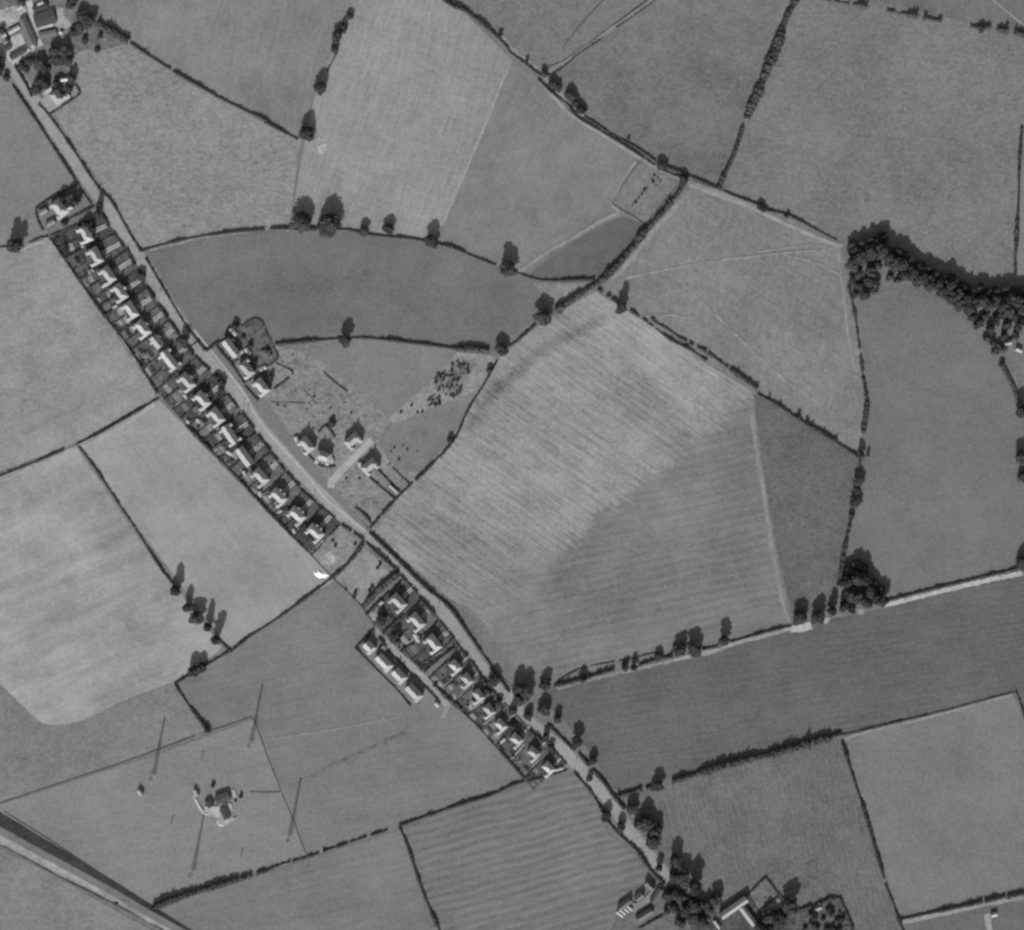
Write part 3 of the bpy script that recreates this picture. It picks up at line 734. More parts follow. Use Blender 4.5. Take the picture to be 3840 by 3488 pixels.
 ('Q 1005,1035 1060,1160 1100,1280 1200,1570 1320,1840', 2.0, 1.8, 'straight hedge between the grey and the ridged fields', .2, 0),
 ('S 600,860 700,990 900,1290 1060,1530 1240,1814', 1.5, 1.4, 'long straight hedge beside the palest crop', .2, 0),
 ('M 1240,600 1310,690', 1.3, 1.3, 'lower end of the long straight hedge above the tall trees', .2, 0),
 ('M 1660,1110 1750,1200', 1.4, 1.3, 'short hedge below the tall field trees', .3, 0),
 ('S 0,1080 150,1020 300,960 480,880', 1.5, 1.4, 'field hedge from the picture edge to the hedge junction', .25, .03),
 ('S 580,835 740,760 1000,610 1200,490', 1.6, 1.5, 'field hedge between the junction and the long row', .2, 0),
 ('D 690,945 500,1090 250,1270 0,1430 / M 1900,1070 1760,1185', 1.8, 1.6, 'straight field hedge from the white heap to the tall trees', .2, 0),
 ('D 700,938 780,870 880,760 930,680', 2.4, 2.2, 'garden hedge between the waste plot and the bare plot', .25, 0),
 ('M 1325,1440 1450,1360', 1.6, 1.5, 'short hedge below the low round tree', .25, 0),
 ('M 1540,1310 1640,1250 1740,1190', 1.8, 1.6, 'short hedge above the low round tree', .25, 0),
 ('M 1325,1450 1420,1590 1470,1660 / N 1560,290', 2.2, 2.0, 'bushy hedge dropping to the fence corner', .4, 0),
 ('B 0,660 60,655', 1.3, 1.3, 'short hedge at the picture edge by the round tree', .3, 0),
 ('B 230,625 300,590 370,580', 1.8, 1.7, 'short hedge between the round tree and the long row', .3, 0),
 ('B 380,590 620,940 800,1190', 2.0, 1.9, 'upper length of the hedge behind the long row', .25, 0),
 ('B 800,1190 960,1400 1190,1760', 2.0, 1.9, 'middle length of the hedge behind the long row', .25, 0),
 ('C 0,1000 380,1390 600,1630 760,1790', 2.2, 2.2, 'lower length of the hedge behind the long row', .35, 0),
 ('D 300,530 410,640 510,740', 1.7, 1.7, 'last length of the hedge behind the long row', .35, .05),
 ('B 270,375 400,280 500,225 585,185', 1.6, 1.5, 'hedge along the top of the villa garden', .25, 0),
 ('B 270,380 290,460 325,530', 1.3, 1.3, 'short end hedge of the villa garden', .3, .1),
 ('B 460,470 590,415 710,355', 1.3, 1.3, 'hedge below the drive of the villa', .25, 0),
 ('B 400,570 520,515 620,475', 1.4, 1.4, 'hedge at the top of the first row garden', .25, 0),
 ('D 980,600 1130,740 1380,990 1580,1160 1720,1350 1910,1620', 2.0, 1.8, 'roadside hedge of the striped field', .2, 0),
 ('E 1110,830 1230,1000', 1.8, 1.7, 'short roadside hedge by the tree overhanging the road', .25, 0),
 ('E 1520,1240 1620,1340 1720,1440', 1.9, 1.7, 'roadside hedge of the dark arable field, upper length', .25, 0),
 ('F 345,480 420,570', 1.9, 1.7, 'roadside hedge of the dark arable field, short length', .25, 0),
 ('F 450,600 540,710 620,820 690,900', 1.9, 1.8, 'roadside hedge of the dark arable field, lower length', .25, 0),
 ('F 310,625 430,760 520,910 570,1000', 2.0, 1.9, 'lower roadside hedge of the ridged field, upper length', .3, 0),
 ('F 570,1000 640,1080 780,1210 870,1340 990,1470', 2.3, 2.2, 'lower roadside hedge of the ridged field, lower length', .3, 0),
 ('D 930,1165 1010,1070 1100,985 1190,915', 3.4, 2.8, 'very thick dark hedge between the bare plot and the houses', .3, 0),
 ('E 540,800 440,680 430,640', 1.5, 1.5, 'hedge along the back lane below the middle group', .25, 0),
 ('E 555,795 700,690 815,590', 2.4, 2.0, 'thick hedge above the lane link', .25, 0),
 ('E 585,845 700,745 810,670', 2.2, 1.9, 'thick hedge below the lane link', .25, 0),
 ('D 875,1470 1010,1335', 1.4, 1.4, 'top end hedge of the back lane houses', .2, 0),
 ('D 875,1470 1030,1630 1190,1790 / E 480,1100', 1.4, 1.4, 'field hedge behind the back lane houses', .25, 0),
 ('D 1110,1480 1210,1580 1310,1680', 1.2, 1.2, 'front hedge of the back lane houses, upper length', .25, 0),
 ('D 1050,1390 1090,1440', 2.0, 2.0, 'dark bush hedge at the top of the back lane', .4, 0),
 ('E 520,880 600,960 690,1060', 2.0, 1.8, 'front hedge of the unfinished house by the back lane', .5, .1),
 ('E 870,1140 1000,1265 1110,1390', 1.6, 1.6, 'back hedge of the lower row, upper length', .25, 0),
 ('E 1110,1390 1230,1520 1340,1650', 1.7, 1.6, 'back hedge of the lower row, lower length', .25, 0),
 ('E 660,940 760,1040 870,1130', 3.2, 2.6, 'thick dark hedge along the foot of the back lane', .4, 0),
 ('C 150,440 215,395 275,360', 1.2, 1.2, 'thin hedge at the edge of the meadow above the new houses', .25, 0),
 ('C 230,400 300,490 340,530', 1.5, 1.4, 'front hedge of the first new house', .3, 0),
 ('C 345,540 430,670', 1.5, 1.4, 'front hedge of the second new house', .3, 0),
 ('C 440,700 540,810', 1.4, 1.3, 'front hedge of the third new house', .3, 0),
 ('C 330,535 400,495', 1.3, 1.2, 'dividing hedge between the first and second new house', .3, 0),
 ('C 430,680 500,640', 1.3, 1.2, 'dividing hedge between the second and third new house', .3, 0),
 ('C 415,250 510,190 575,215 560,260 440,340', 1.0, .9, 'looping hedge round the uppermost new garden', .3, 0),
 ('C 440,340 500,380 560,375 640,340', .9, .9, 'curved hedge of the second back garden', .3, 0),
 ('C 590,270 640,380 690,490 560,575', 1.2, 1.1, 'curved outer hedge of the new back gardens', .35, 0),
 ('C 560,430 620,440 640,470', 2.6, 2.2, 'shrubby clump hedge in the new back gardens', .5, 0),
 ('C 680,530 780,580 795,620 660,725', 1.0, 1.0, 'faint curved garden boundary of the third new house', .3, .1),
 ('C 1040,600 1120,670 1210,742', .9, .8, 'short dark fence hedge of the grey paddock', .3, .05),
 ('C 640,820 780,825 930,830', .5, .35, 'faint low line across the building land', .3, .15),
 ('C 890,730 980,830', .55, .45, 'faint slanting line in the building land', .3, .1),
 ('C 910,1210 990,1290 1050,1310 1120,1310', 1.8, 1.6, 'curved front hedge of the corner house', .3, 0),
 ('C 1000,1050 1050,1000 1090,1040 1120,1090', 1.2, 1.2, 'pointed hedge behind the corner houses', .3, 0),
 ('C 1380,1390 1480,1475 1580,1560', 1.6, 1.6, 'dark straight garden hedge below the last new house', .2, 0),
 ('C 1430,1320 1520,1410 1610,1500', 1.1, 1.1, 'thin garden hedge beside the pale frame strip', .25, 0),
 ('C 1560,1320 1620,1380 1680,1435', 1.0, 1.0, 'thin garden hedge farthest from the estate road', .25, 0),
 ('C 1280,1620 1350,1680 1400,1750', 2.0, 1.3, 'low dark scrub line near the roadside', .5, .1),
 ('F 1630,1540 1690,1475 1755,1415', 1.5, 1.4, 'upper hedge of the square kitchen garden', .2, 0),
 ('F 1755,1415 1820,1490 1890,1580', 1.6, 1.5, 'outer hedge of the square kitchen garden', .2, 0),
 ('F 1850,1555 1780,1610 1710,1660', 1.6, 1.5, 'lower hedge of the square kitchen garden', .2, 0),
 ('P 310,1660 420,1630 520,1590 560,1570 620,1570', 2.2, 2.2, 'thick top hedge of the orchard garden', .4, 0),
 ('P 625,1575 670,1680 720,1814', 2.2, 2.0, 'side hedge of the orchard garden', .3, 0),
 ('F 800,1800 900,1745 1000,1690', 1.6, 1.5, 'hedge below the farm sheds at the bottom edge', .25, 0),
]:
    hedge(spec, w, h, lab, lump, gap, leaves=max(6, int(5 + 3 * w)), group=FH)

# front garden hedges along the road
FSEG = ['B 770,405 800,460 825,510', 'B 865,550 905,610 940,665', 'B 960,670 990,740 1018,795', 'B 1045,825 1075,860 1090,915', 'B 1110,965 1140,1010 1165,1055', 'B 1200,1105 1240,1155 1265,1200',
        'B 1280,1220 1315,1265 1350,1320', 'B 1400,1390 1430,1430 1460,1475', 'B 1480,1490 1530,1540 1590,1590', 'B 1640,1620 1670,1660 1700,1700',
        'C 90,500 130,540 170,580', 'C 200,625 240,670 280,715', 'C 310,770 350,820 390,870', 'C 420,915 465,970 505,1030', 'C 540,1080 590,1140 630,1200', 'C 640,1212 690,1275 740,1340',
        'C 760,1360 805,1410 850,1460', 'C 865,1485 920,1535 975,1580', 'C 995,1605 1060,1650 1120,1700',
        'D 770,540 805,565 840,590', 'D 860,602 900,630 935,655', 'D 955,680 1060,775 1195,895', 'D 1215,925 1280,990 1340,1055', 'D 1355,1090 1410,1150 1470,1215', 'D 1515,1275 1560,1330 1610,1390',
        'D 1640,1440 1680,1490 1720,1540', 'D 1735,1560 1780,1620 1820,1680', 'E 1010,885 1070,950 1125,1010', 'E 1260,1200 1310,1245 1370,1290', 'E 1385,1290 1430,1330 1480,1370', 'E 1565,1435 1610,1485 1660,1540']
for i, s in enumerate(FSEG):
    hedge(s, 2.1, 2.0, 'dark front garden hedge, %s along the roadside counting from the villa' % (ORD[i] if i < 30 else 'last'), .3, 0, 12, group='front garden hedges')

# boundary hedges between the gardens
for ri, row, edges in BOUND:
    for j, (b, m, f) in enumerate(edges):
        if (ri == 0 and j == 0) or (ri == 2 and j == len(edges) - 1): continue
        lab = {0: 'long row', 1: 'middle group', 2: 'lower row'}[ri]
        side = 'below the %s house of the %s' % (ORD[j - 1], lab) if j else 'above the first house of the %s' % lab
        hedge([b, b.lerp(m, .5), m - (m - b).normalized() * 1.5], 1.7 if ri != 2 else 1.2, 1.9 if ri != 2 else 1.4, 'back garden hedge ' + side, .35, .06, 8, group='back garden hedges')
        if ri != 2:
            hedge([m + (f - m).normalized() * 4.5, m.lerp(f, .75), f - (f - m).normalized() * 1.0], 1.1, 1.3, 'front garden hedge ' + side, .35, .1, 8, group='front dividing hedges')
    for j, k in enumerate(row):
        if HOUSES[k][3] == 'd': continue
        b = edges[j][0].lerp(edges[j + 1][0], .5); m = edges[j][1].lerp(edges[j + 1][1], .5)
        lab = {0: 'long row', 1: 'middle group'}[ri]
        hedge([b, b.lerp(m, .35), b.lerp(m, .62)], .9, 1.2, 'low hedge splitting the back garden of the %s house of the %s' % (ORD[j], lab), .4, .15, 7, group='hedges between paired gardens')

# ------------------------------------------------------------------ fences
def fence(spec, label, h=.8, step=3.0):
    pts = resample(WL(spec), step, smooth=False)
    o = empty('fence', pts[0].x, pts[0].y)
    tag(o, label, 'fence', 'post and rail fences')
    pm = MB(); pm.box(-.09, .09, -.09, .09, -.1, h + .1)
    pme = pm.mesh('post', TIMBER)
    for p in pts:
        add_mesh('post', pme, o, (p.x - pts[0].x, p.y - pts[0].y, 0))
    for z in (.2, .5, h):
        rm = MB()
        for a, b in zip(pts, pts[1:]):
            rm.bar((a.x - pts[0].x, a.y - pts[0].y, z), (b.x - pts[0].x, b.y - pts[0].y, z), .09, 4)
        add_mesh('rail', rm.mesh('rail', TIMBER), o)
    return o
fence('N 1590,310 1900,205 1930,250 1980,390 2016,490 / Q 60,640 110,770', 'bent timber fence round the upper corner of the mast meadow', step=4)
fence('Q 115,785 200,980 250,1120 300,1250', 'straight timber fence down the side of the mast meadow', step=4)
fence('N 0,860 200,790 500,690 900,560 1200,450 1480,345', 'long timber fence between rough grass and mast meadow', step=5)
fence('N 1890,770 1960,772 / Q 0,775 100,772', 'short timber fence leading to the huts', step=4)
fence('N 30,920 400,1150 700,1350 1050,1585 1160,1680 1450,1830', 'timber fence along the foot of the railway bank', step=5)
fence('N 20,1180 260,1310 560,1470 860,1620 1000,1690 1250,1830', 'timber fence beyond the railway bank', step=5)
fence('H 1130,1200 1010,1350 890,1540 970,1590', 'allotment fence on the grey field side', step=4)
fence('H 970,1590 1060,1640 1150,1700', 'allotment fence at the dark paddock corner', step=4)
fence('H 1150,1700 1260,1560 1390,1410', 'allotment fence beside the thick diagonal hedge', step=4)
fence('D 710,955 820,1050 920,1160 1020,1310', 'thin fence along the field side of the bare plot', step=4)
fence('D 515,745 600,840 690,930', 'thin fence along the field side of the waste plot', step=4)
fence('D 600,650 660,580 740,520', 'fence beside the last house of the long row', step=3)

# ------------------------------------------------------------------ trees
def leaf_quads(rng, v, f, C, n_out, size):
    s = rng.uniform(.6, 1.15) * size
    nrm = (n_out + Vector((rng.uniform(-.9, .9), rng.uniform(-.9, .9), rng.uniform(-.6, .9)))).normalized()
    ax = nrm.orthogonal().normalized()
    ax = Matrix.Rotation(rng.uniform(0, 6.28), 3, nrm) @ ax
    ay = nrm.cross(ax)
    b = len(v)
    v += [tuple(C - ax * s - ay * s * .6), tuple(C + ax * s * .2 - ay * s * .9), tuple(C + ax * s + ay * s * .1), tuple(C + ay * s * .8 - ax * s * .3)]
    f.append((b, b + 1, b + 2, b + 3))
ICO_V = None
def ico():
    global ICO_V
    if ICO_V is None:
        bm = bmesh.new(); bmesh.ops.create_icosphere(bm, subdivisions=2, radius=1.0)
        ICO_V = ([v.co.copy() for v in bm.verts], [tuple(x.index for x in fc.verts) for fc in bm.faces]); bm.free()
    return ICO_V
def crown_mesh(seed, R, H, z0, lobes, leaves, size, mat, shape='oval'):
    rng = random.Random(seed)
    v = []; f = []
    L = []
    for i in range(lobes):
        t = (i + .5) / lobes
        z = z0 + (H - z0) * (0.12 + .76 * t)
        u = (z - z0) / (H - z0)
        if shape == 'oval': env = math.sin(math.pi * min(max(u * .92 + .06, 0), 1)) ** .6
        elif shape == 'spire': env = (1 - u) ** .55 * (0.55 + .45 * min(1, u * 4))
        elif shape == 'twin': env = .85
        else: env = (1 - u * u) ** .5
        rr = R * env * rng.uniform(.2, .78)
        a = i * 2.4 + rng.uniform(-.5, .5)
        lr = R * rng.uniform(.26, .56) * (0.65 + .35 * env)
        L.append((Vector((math.cos(a) * rr, math.sin(a) * rr, z)), Vector((lr, lr * rng.uniform(.85, 1.15), lr * rng.uniform(.8, 1.25)))))
    iv, iff = ico()
    for c, r in L:
        b = len(v)
        for p in iv:
            k = rng.uniform(.66, .86)
            q = c + Vector((p.x * r.x, p.y * r.y, p.z * r.z)) * k
            v.append((q.x, q.y, max(q.z, z0 * .5)))
        for t in iff: f.append(tuple(b + i for i in t))
    for q in range(leaves):
        c, r = rng.choice(L)
        d = Vector((rng.gauss(0, 1), rng.gauss(0, 1), rng.gauss(0.15, 1))).normalized()
        k = rng.uniform(.8, 1.14)
        C = c + Vector((d.x * r.x, d.y * r.y, d.z * r.z)) * k
        if C.z < z0 * .6: continue
        leaf_quads(rng, v, f, C, d, size)
    return mesh_py('crown', v, f, mat)
def trunk_mesh(seed, R, H, z0):
    rng = random.Random(seed); mb = MB()
    r0 = 0.028 * H + .08
    pts = [Vector((0, 0, -.2)), Vector((rng.uniform(-.1, .1), rng.uniform(-.1, .1), z0)), Vector((rng.uniform(-.3, .3), rng.uniform(-.3, .3), H * .62))]
    mb.bar(pts[0], pts[1], r0 * 1.25, 8, r0 * .85); mb.bar(pts[1], pts[2], r0 * .85, 7, r0 * .35)
    for i in range(6):
        a = i * 1.05 + rng.uniform(-.3, .3); z = z0 + (H * .45 - z0 * .3) * rng.uniform(.0, .6)
        mb.bar((pts[1].x, pts[1].y, z), (math.cos(a) * R * .62, math.sin(a) * R * .62, z + H * .17), r0 * .42, 5, r0 * .15)
    return mb.mesh('trunk', BARK)
PROTO = {}
def make_proto(key, R, H, z0, lobes, leaves, size, shape, seeds, mat=FOL):
    PROTO[key] = [(crown_mesh(s, R, H, z0, lobes, leaves, size, mat, shape), trunk_mesh(s, R, H, z0), R, H) for s in seeds]
make_proto('tall', 4.0, 15.0, 2.6, 16, 1700, .62, 'oval', (1, 2, 3, 4, 21, 22))
make_proto('round', 5.0, 11.0, 2.0, 16, 1700, .66, 'dome', (5, 6, 7, 8, 23, 24))
make_proto('spire', 4.0, 16.0, 1.6, 15, 1500, .6, 'spire', (9, 10, 11))
make_proto('bush', 2.2, 3.6, .3, 8, 420, .42, 'dome', (12, 13, 14))
make_proto('scrub', 2.2, 3.0, .2, 8, 420, .42, 'dome', (15, 16, 17), FOLS)
def place_tree(x, y, r, h, label, group, kind=None, name='tree', cat='tree', small=False):
    ratio = h / r
    if kind is None: kind = 'tall' if ratio > 2.9 else 'round' if h > 4.5 else 'bush'
    cm, tm, R, H = random.choice(PROTO[kind])
    o = empty(name, x, y, 0, random.uniform(0, 6.28))
    k1 = random.uniform(.88, 1.14); o.scale = (r / R * k1, r / R / k1, h / H)
    tag(o, label, cat, group)
    add_mesh('crown' if name == 'tree' else 'foliage', cm, o)
    add_mesh('trunk' if name == 'tree' else 'stem', tm, o)
    return o
PXM = 5.0 * (1 / math.tan(SUN_EL)) * 0.982
def tree(t, x, yb, yt, w, label, group, kind=None, hmul=1.0):
    r = w / 2 / 2.016 * MPP * 1.1
    sx, sy = src(t, x, yb); tx, ty = src(t, x, yt)
    base_y = sy - r / MPP * .9
    h = max(1.5 * r, (base_y - ty) / PXM) * hmul
    p = Vector(((sx - 1920) * MPP, (1744 - base_y) * MPP)) * (1 - .6 * h / ALT)   # crowns lean away from the plate centre
    return place_tree(p.x, p.y, r, h, label, group, kind)
ley = 'trees along the ley field hedge'
tree('G', 828, 155, 65, 58, 'small dark tree, topmost along the edge of the pale ley field', ley)
tree('G', 780, 240, 160, 62, 'small dark tree, second from the top along the pale ley field', ley)
tree('G', 735, 320, 200, 88, 'broad dark tree, third from the top along the pale ley field', ley)
tree('G', 713, 402, 330, 60, 'low dark tree just below the broad one along the pale ley field', ley)
tree('G', 608, 712, 520, 92, 'tall isolated tree halfway down the edge of the pale ley field', ley)
tree('G', 505, 1065, 845, 105, 'tall dark tree where the village hedge meets the ley field', ley)
cur = 'trees on the curving field hedge'
tree('G', 460, 1765, 1545, 152, 'large round tree, first of the pair on the curving hedge below the ley field', cur, 'round')
tree('G', 670, 1775, 1555, 162, 'large round tree, second of the pair on the curving hedge below the ley field', cur, 'round')
tree('G', 935, 1780, 1655, 72, 'small tree next to the pair of large round trees', cur)
tree('G', 1125, 1775, 1640, 84, 'small forked tree second beyond the pair of large round trees', cur)
tree('G', 1450, 1870, 1660, 92, 'narrow tall tree where the ley field edge meets the curving hedge', cur, 'tall')
tree('K', 510, 382, 130, 118, 'tall lone tree at the lower end of the curving hedge', cur, 'tall')
dia = 'trees on the diagonal hedge'
tree('K', 780, 742, 515, 112, 'bushy tall tree at the end of the thick diagonal hedge', dia, 'tall')
tree('K', 465, 982, 835, 100, 'broad tree at the meeting of the arched and diagonal hedges', dia)
tree('K', 1375, 657, 430, 80, 'slender tree at the top corner of the striped field', dia, 'tall')
tree('K', 375, 1115, 1055, 48, 'small round bush tree beside the scrubland on the boundary hedge', dia)
tree('K', 75, 1645, 1570, 52, 'small round tree low on the boundary hedge of the small paddock', dia)
tree('C', 1195, 398, 185, 82, 'tall lone tree on the arched hedge behind the new houses', 'lone hedge trees', 'tall')
tree('B', 110, 705, 455, 122, 'large round tree near the picture edge behind the villa', 'lone hedge trees', 'round')
lan = 'trees along the curving lane'
tree('H', 450, 672, 590, 66, 'dark tree at the fork of the two lanes', lan)
tree('H', 485, 692, 600, 60, 'dark tree close below the one at the lane fork', lan)
tree('H', 585, 765, 695, 78, 'broad dark tree, upper of the close pair along the lane', lan)
tree('H', 622, 815, 730, 60, 'small tree squeezed between the close pair along the lane', lan)
tree('H', 662, 872, 785, 70, 'dark tree, lower of the close pair along the lane', lan)
tree('H', 45, 295, 210, 46, 'small tree standing up from the dark upper lane hedge', lan)
tree('H', 255, 478, 410, 32, 'tiny tree on the lane hedge just above the fork', lan)
tree('H', 385, 585, 535, 56, 'bushy clump at the corner where the lanes join', lan)
tree('H', 1265, 1285, 1205, 66, 'dark tree beside the lane above the allotment', lan)
tree('H', 1300, 1280, 1195, 42, 'narrow tree beside the lane above the allotment', lan)
tree('H', 1440, 1402, 1315, 72, 'dark tree where the thick diagonal hedge meets the lane', lan)
tree('H', 1020, 1070, 1035, 30, 'tiny bush tree on the thin upper lane hedge', lan)
tree('I', 1695, 242, 145, 46, 'small upright tree in the broken top edge hedge', 'lone hedge trees')
tree('J', 28, 85, 10, 58, 'round tree on the lane between hedge belt and wood', lan)
tree('J', 60, 95, 30, 40, 'smaller tree touching the round one on the lane to the wood', lan)
tree('J', 225, 140, 75, 42, 'small upright tree on the lane nearest the wood', lan)
fiv = 'trees along the hedge beside the palest crop'
tree('M', 1325, 782, 510, 96, 'uppermost of the tall trees beside the palest crop', fiv, 'spire')
tree('M', 1408, 908, 690, 78, 'second tall tree from the top beside the palest crop', fiv, 'spire')
tree('M', 1485, 992, 790, 92, 'broad third tree from the top beside the palest crop', fiv, 'tall')
tree('M', 1565, 1052, 795, 78, 'thin fourth tree from the top beside the palest crop', fiv, 'spire')
tree('M', 1628, 1158, 885, 92, 'lowest of the tall trees beside the palest crop', fiv, 'spire')
tree('M', 1455, 1388, 1215, 82, 'low round tree at the corner below the tall trees', fiv, 'round')
tree('M', 1515, 1362, 1210, 80, 'second low round tree at the corner below the tall trees', fiv, 'round')
tree('M', 1560, 1812, 1730, 54, 'round bush tree at the corner of the mast meadow fence', fiv)
rdt = 'trees shading the lower main road'
tree('E', 1105, 965, 832, 92, 'tree overhanging the main road beside the lower row', rdt)
tree('E', 1285, 1020, 795, 100, 'tall pointed tree at the road where the broken hedge begins', rdt, 'spire')
tree('E', 1355, 1060, 835, 110, 'tall tree beside the tall pointed one at the road', rdt, 'tall')
tree('E', 1310, 1100, 940, 90, 'lower tree in front of the tall pointed one at the road', rdt)
tree('E', 1500, 1000, 815, 112, 'tall tree at the start of the broken hedge', rdt, 'spire')
tree('E', 1495, 1182, 1030, 92, 'dark tree below the start of the broken hedge', rdt, 'tall')
tree('E', 1375, 1215, 1095, 66, 'tree standing in the road shade above the last houses', rdt)
tree('E', 1255, 1170, 1100, 56, 'small tree between road and front hedges of the lower row', rdt)
tree('E', 1590, 1232, 1105, 60, 'thin small tree in the dark field edge by the road', rdt)
tree('E', 1740, 1412, 1225, 80, 'oval isolated tree in the dark field beside the road', rdt, 'tall')
tree('E', 1860, 1545, 1420, 58, 'small upright tree below the oval isolated one', rdt)
tree('E', 1505, 1372, 1255, 62, 'roadside tree above the last house of the lower row', rdt)
tree('E', 1545, 1440, 1345, 48, 'small roadside tree above the last house of the lower row', rdt)
tree('E', 1150, 1110, 1040, 60, 'garden tree in front of the third lower row house', rdt)
tree('E', 1065, 1020, 950, 56, 'garden tree in front of the second lower row house', rdt)
tree('E', 1250, 1290, 1210, 60, 'garden tree in front of the fifth lower row house', rdt)
tree('E', 370, 640, 490, 90, 'dark garden tree behind the middle group of three houses', rdt)
tree('E', 260, 490, 400, 80, 'round garden tree in the corner behind the middle group', rdt)
fld = 'trees along the broken field hedge'
tree('R', 570, 1135, 1000, 60, 'small tree in the broken hedge nearest the road trees', fld)
tree('R', 895, 1045, 935, 62, 'dark tree, first of two touching in the broken hedge', fld)
tree('R', 960, 1042, 895, 52, 'narrow tree, second of two touching in the broken hedge', fld)
tree('R', 1150, 962, 885, 62, 'small round tree before the pair in the broken hedge', fld)
tree('R', 1310, 930, 750, 98, 'large tree, first of the pair beside the pale dusty margin', fld, 'round')
tree('R', 1420, 932, 730, 108, 'large tree, second of the pair beside the pale dusty margin', fld, 'tall')
tree('R', 1645, 865, 635, 104, 'single pointed field tree beyond the pair', fld, 'spire')
tree('L', 1010, 1605, 1470, 112, 'low broad tree at the bright gate', fld, 'round')
tree('L', 1150, 1590, 1375, 96, 'tall tree between the bright gate and the copse', fld, 'tall')
cop = 'trees of the dark copse'
COPL = 'dense dark tree in the copse at the end of the white track'
tree('L', 1255, 1540, 1310, 84, 'tree at the near end of the copse standing a little apart', cop, 'spire')
for (x, yb, yt, w) in [(1370, 1330, 1100, 100), (1430, 1300, 1040, 110), (1490, 1310, 1060, 100), (1540, 1400, 1190, 100), (1390, 1420, 1180, 90), (1460, 1450, 1240, 100), (1340, 1500, 1330, 80), (1585, 1450, 1230, 90), (1640, 1460, 1255, 80), (1520, 1480, 1300, 80), (1400, 1520, 1400, 60), (1385, 1240, 1110, 84), (1440, 1190, 1050, 90), (1500, 1220, 1080, 86), (1430, 1270, 1130, 80), (1555, 1320, 1200, 80), (1615, 1370, 1260, 76)]:
    tree('L', x, yb, yt, w, COPL, cop)
hjt = 'trees in the winding hedge'
tree('L', 1470, 345, 190, 56, 'narrow tree at the hedge junction beside the root crop', hjt, 'tall')
tree('L', 1450, 555, 445, 82, 'round tree, upper one in the winding hedge beside the root crop', hjt, 'round')
tree('L', 1435, 618, 555, 60, 'low round bush tree between the two in the winding hedge', hjt)
tree('L', 1425, 715, 605, 82, 'square-looking tree, lower one in the winding hedge beside the root crop', hjt, 'round')
tree('L', 1402, 790, 728, 46, 'smallest round tree in the winding hedge beside the root crop', hjt)
tree('L', 1525, 330, 240, 26, 'thin sapling just off the hedge junction', hjt)
low = 'trees along the road near the farm'
tree('F', 940, 775, 600, 86, 'round tree in the thick dark hedge near the road', low, 'tall')
tree('F', 555, 975, 840, 62, 'tree leaning over the road from the ridged field side', low)
tree('F', 425, 695, 605, 44, 'small tree casting shade across the road', low)
tree('F', 535, 1005, 930, 46, 'small bush tree behind the ridged field hedge', low)
tree('F', 660, 1075, 940, 72, 'tree shading the road beside the big tree group', low)
tree('F', 745, 940, 830, 90, 'thin low tree at the thick hedge end by the road', low)
tree('F', 845, 1070, 840, 118, 'tallest tree of the big group beside the lower road', low, 'tall')
tree('F', 920, 1120, 930, 110, 'middle tree of the big group beside the lower road', low, 'round')
tree('F', 905, 1200, 1010, 112, 'lowest tree of the big group beside the lower road', low, 'round')
tree('F', 800, 1060, 940, 80, 'inner tree of the big group beside the lower road', low)
tree('F', 1075, 1350, 1120, 112, 'very tall pointed tree above the farm', low, 'spire')
tree('F', 1140, 1480, 1260, 110, 'broad tree below the very tall pointed one', low, 'tall')
tree('F', 1225, 1545, 1270, 104, 'tall rounded tree second above the farm', low, 'tall')
tree('F', 1060, 1450, 1360, 70, 'small tree on the road edge above the farm', low)
tree('F', 950, 1375, 1235, 56, 'small tree over the road opposite the very tall pointed one', low)
tree('F', 1380, 1635, 1465, 102, 'round isolated tree beside the farm buildings', low, 'round')
tree('F', 1945, 1690, 1440, 116, 'tall tree with forked top beyond the kitchen garden', low, 'tall')
tree('F', 1090, 1610, 1490, 110, 'low broad tree on the road beside the farm', low, 'round')
tree('F', 1230, 1690, 1580, 110, 'low dark tree between road and farmhouse', low, 'round')
tree('F', 1320, 1690, 1600, 90, 'low dark tree against the farmhouse', low, 'round')
tree('F', 1200, 1770, 1690, 90, 'dark tree at the bottom edge beside the road', low, 'round')
tree('F', 1780, 1790, 1690, 120, 'broad dark tree below the kitchen garden', low, 'round')
tree('F', 1860, 1800, 1700, 110, 'broad dark tree between kitchen garden and orchard', low, 'round')
tree('F', 1730, 1860, 1760, 110, 'broad dark tree at the bottom edge below the kitchen garden', low, 'round')
tree('P', 60, 1900, 1760, 130, 'broad dark tree at the bottom edge by the orchard', low, 'round')
for (x, yb, yt, w, lb) in [(1015, 1600, 1500, 80, 'low dark tree hiding the road beside the farm yard'), (1060, 1690, 1600, 80, 'low dark tree hiding the road below the farm yard'), (1150, 1720, 1640, 90, 'spreading dark tree over the road near the bottom edge'),
                        (1010, 1700, 1640, 50, 'small roadside bush tree below the farm barns'), (1110, 1800, 1730, 80, 'dark tree beside the road cut by the bottom edge'), (1280, 1800, 1720, 90, 'dark tree below the tiny white hut at the bottom edge')]:
    tree('F', x, yb, yt, w, lb, low, 'round')
orch = 'orchard trees'
orng = random.Random(3)
for q in range(22):
    x = orng.uniform(330, 660); yb = orng.uniform(1680, 1850)
    if yb < 1690 + (500 - x) * .35 or (x > 600 and yb < 1640 + (x - 600) * 2.2): yb += 60
    sz = orng.uniform(24, 58)
    tree('P', x, yb, yb - sz * orng.uniform(1.1, 1.7), sz, 'small round fruit tree in the hedged orchard garden', orch, 'bush')
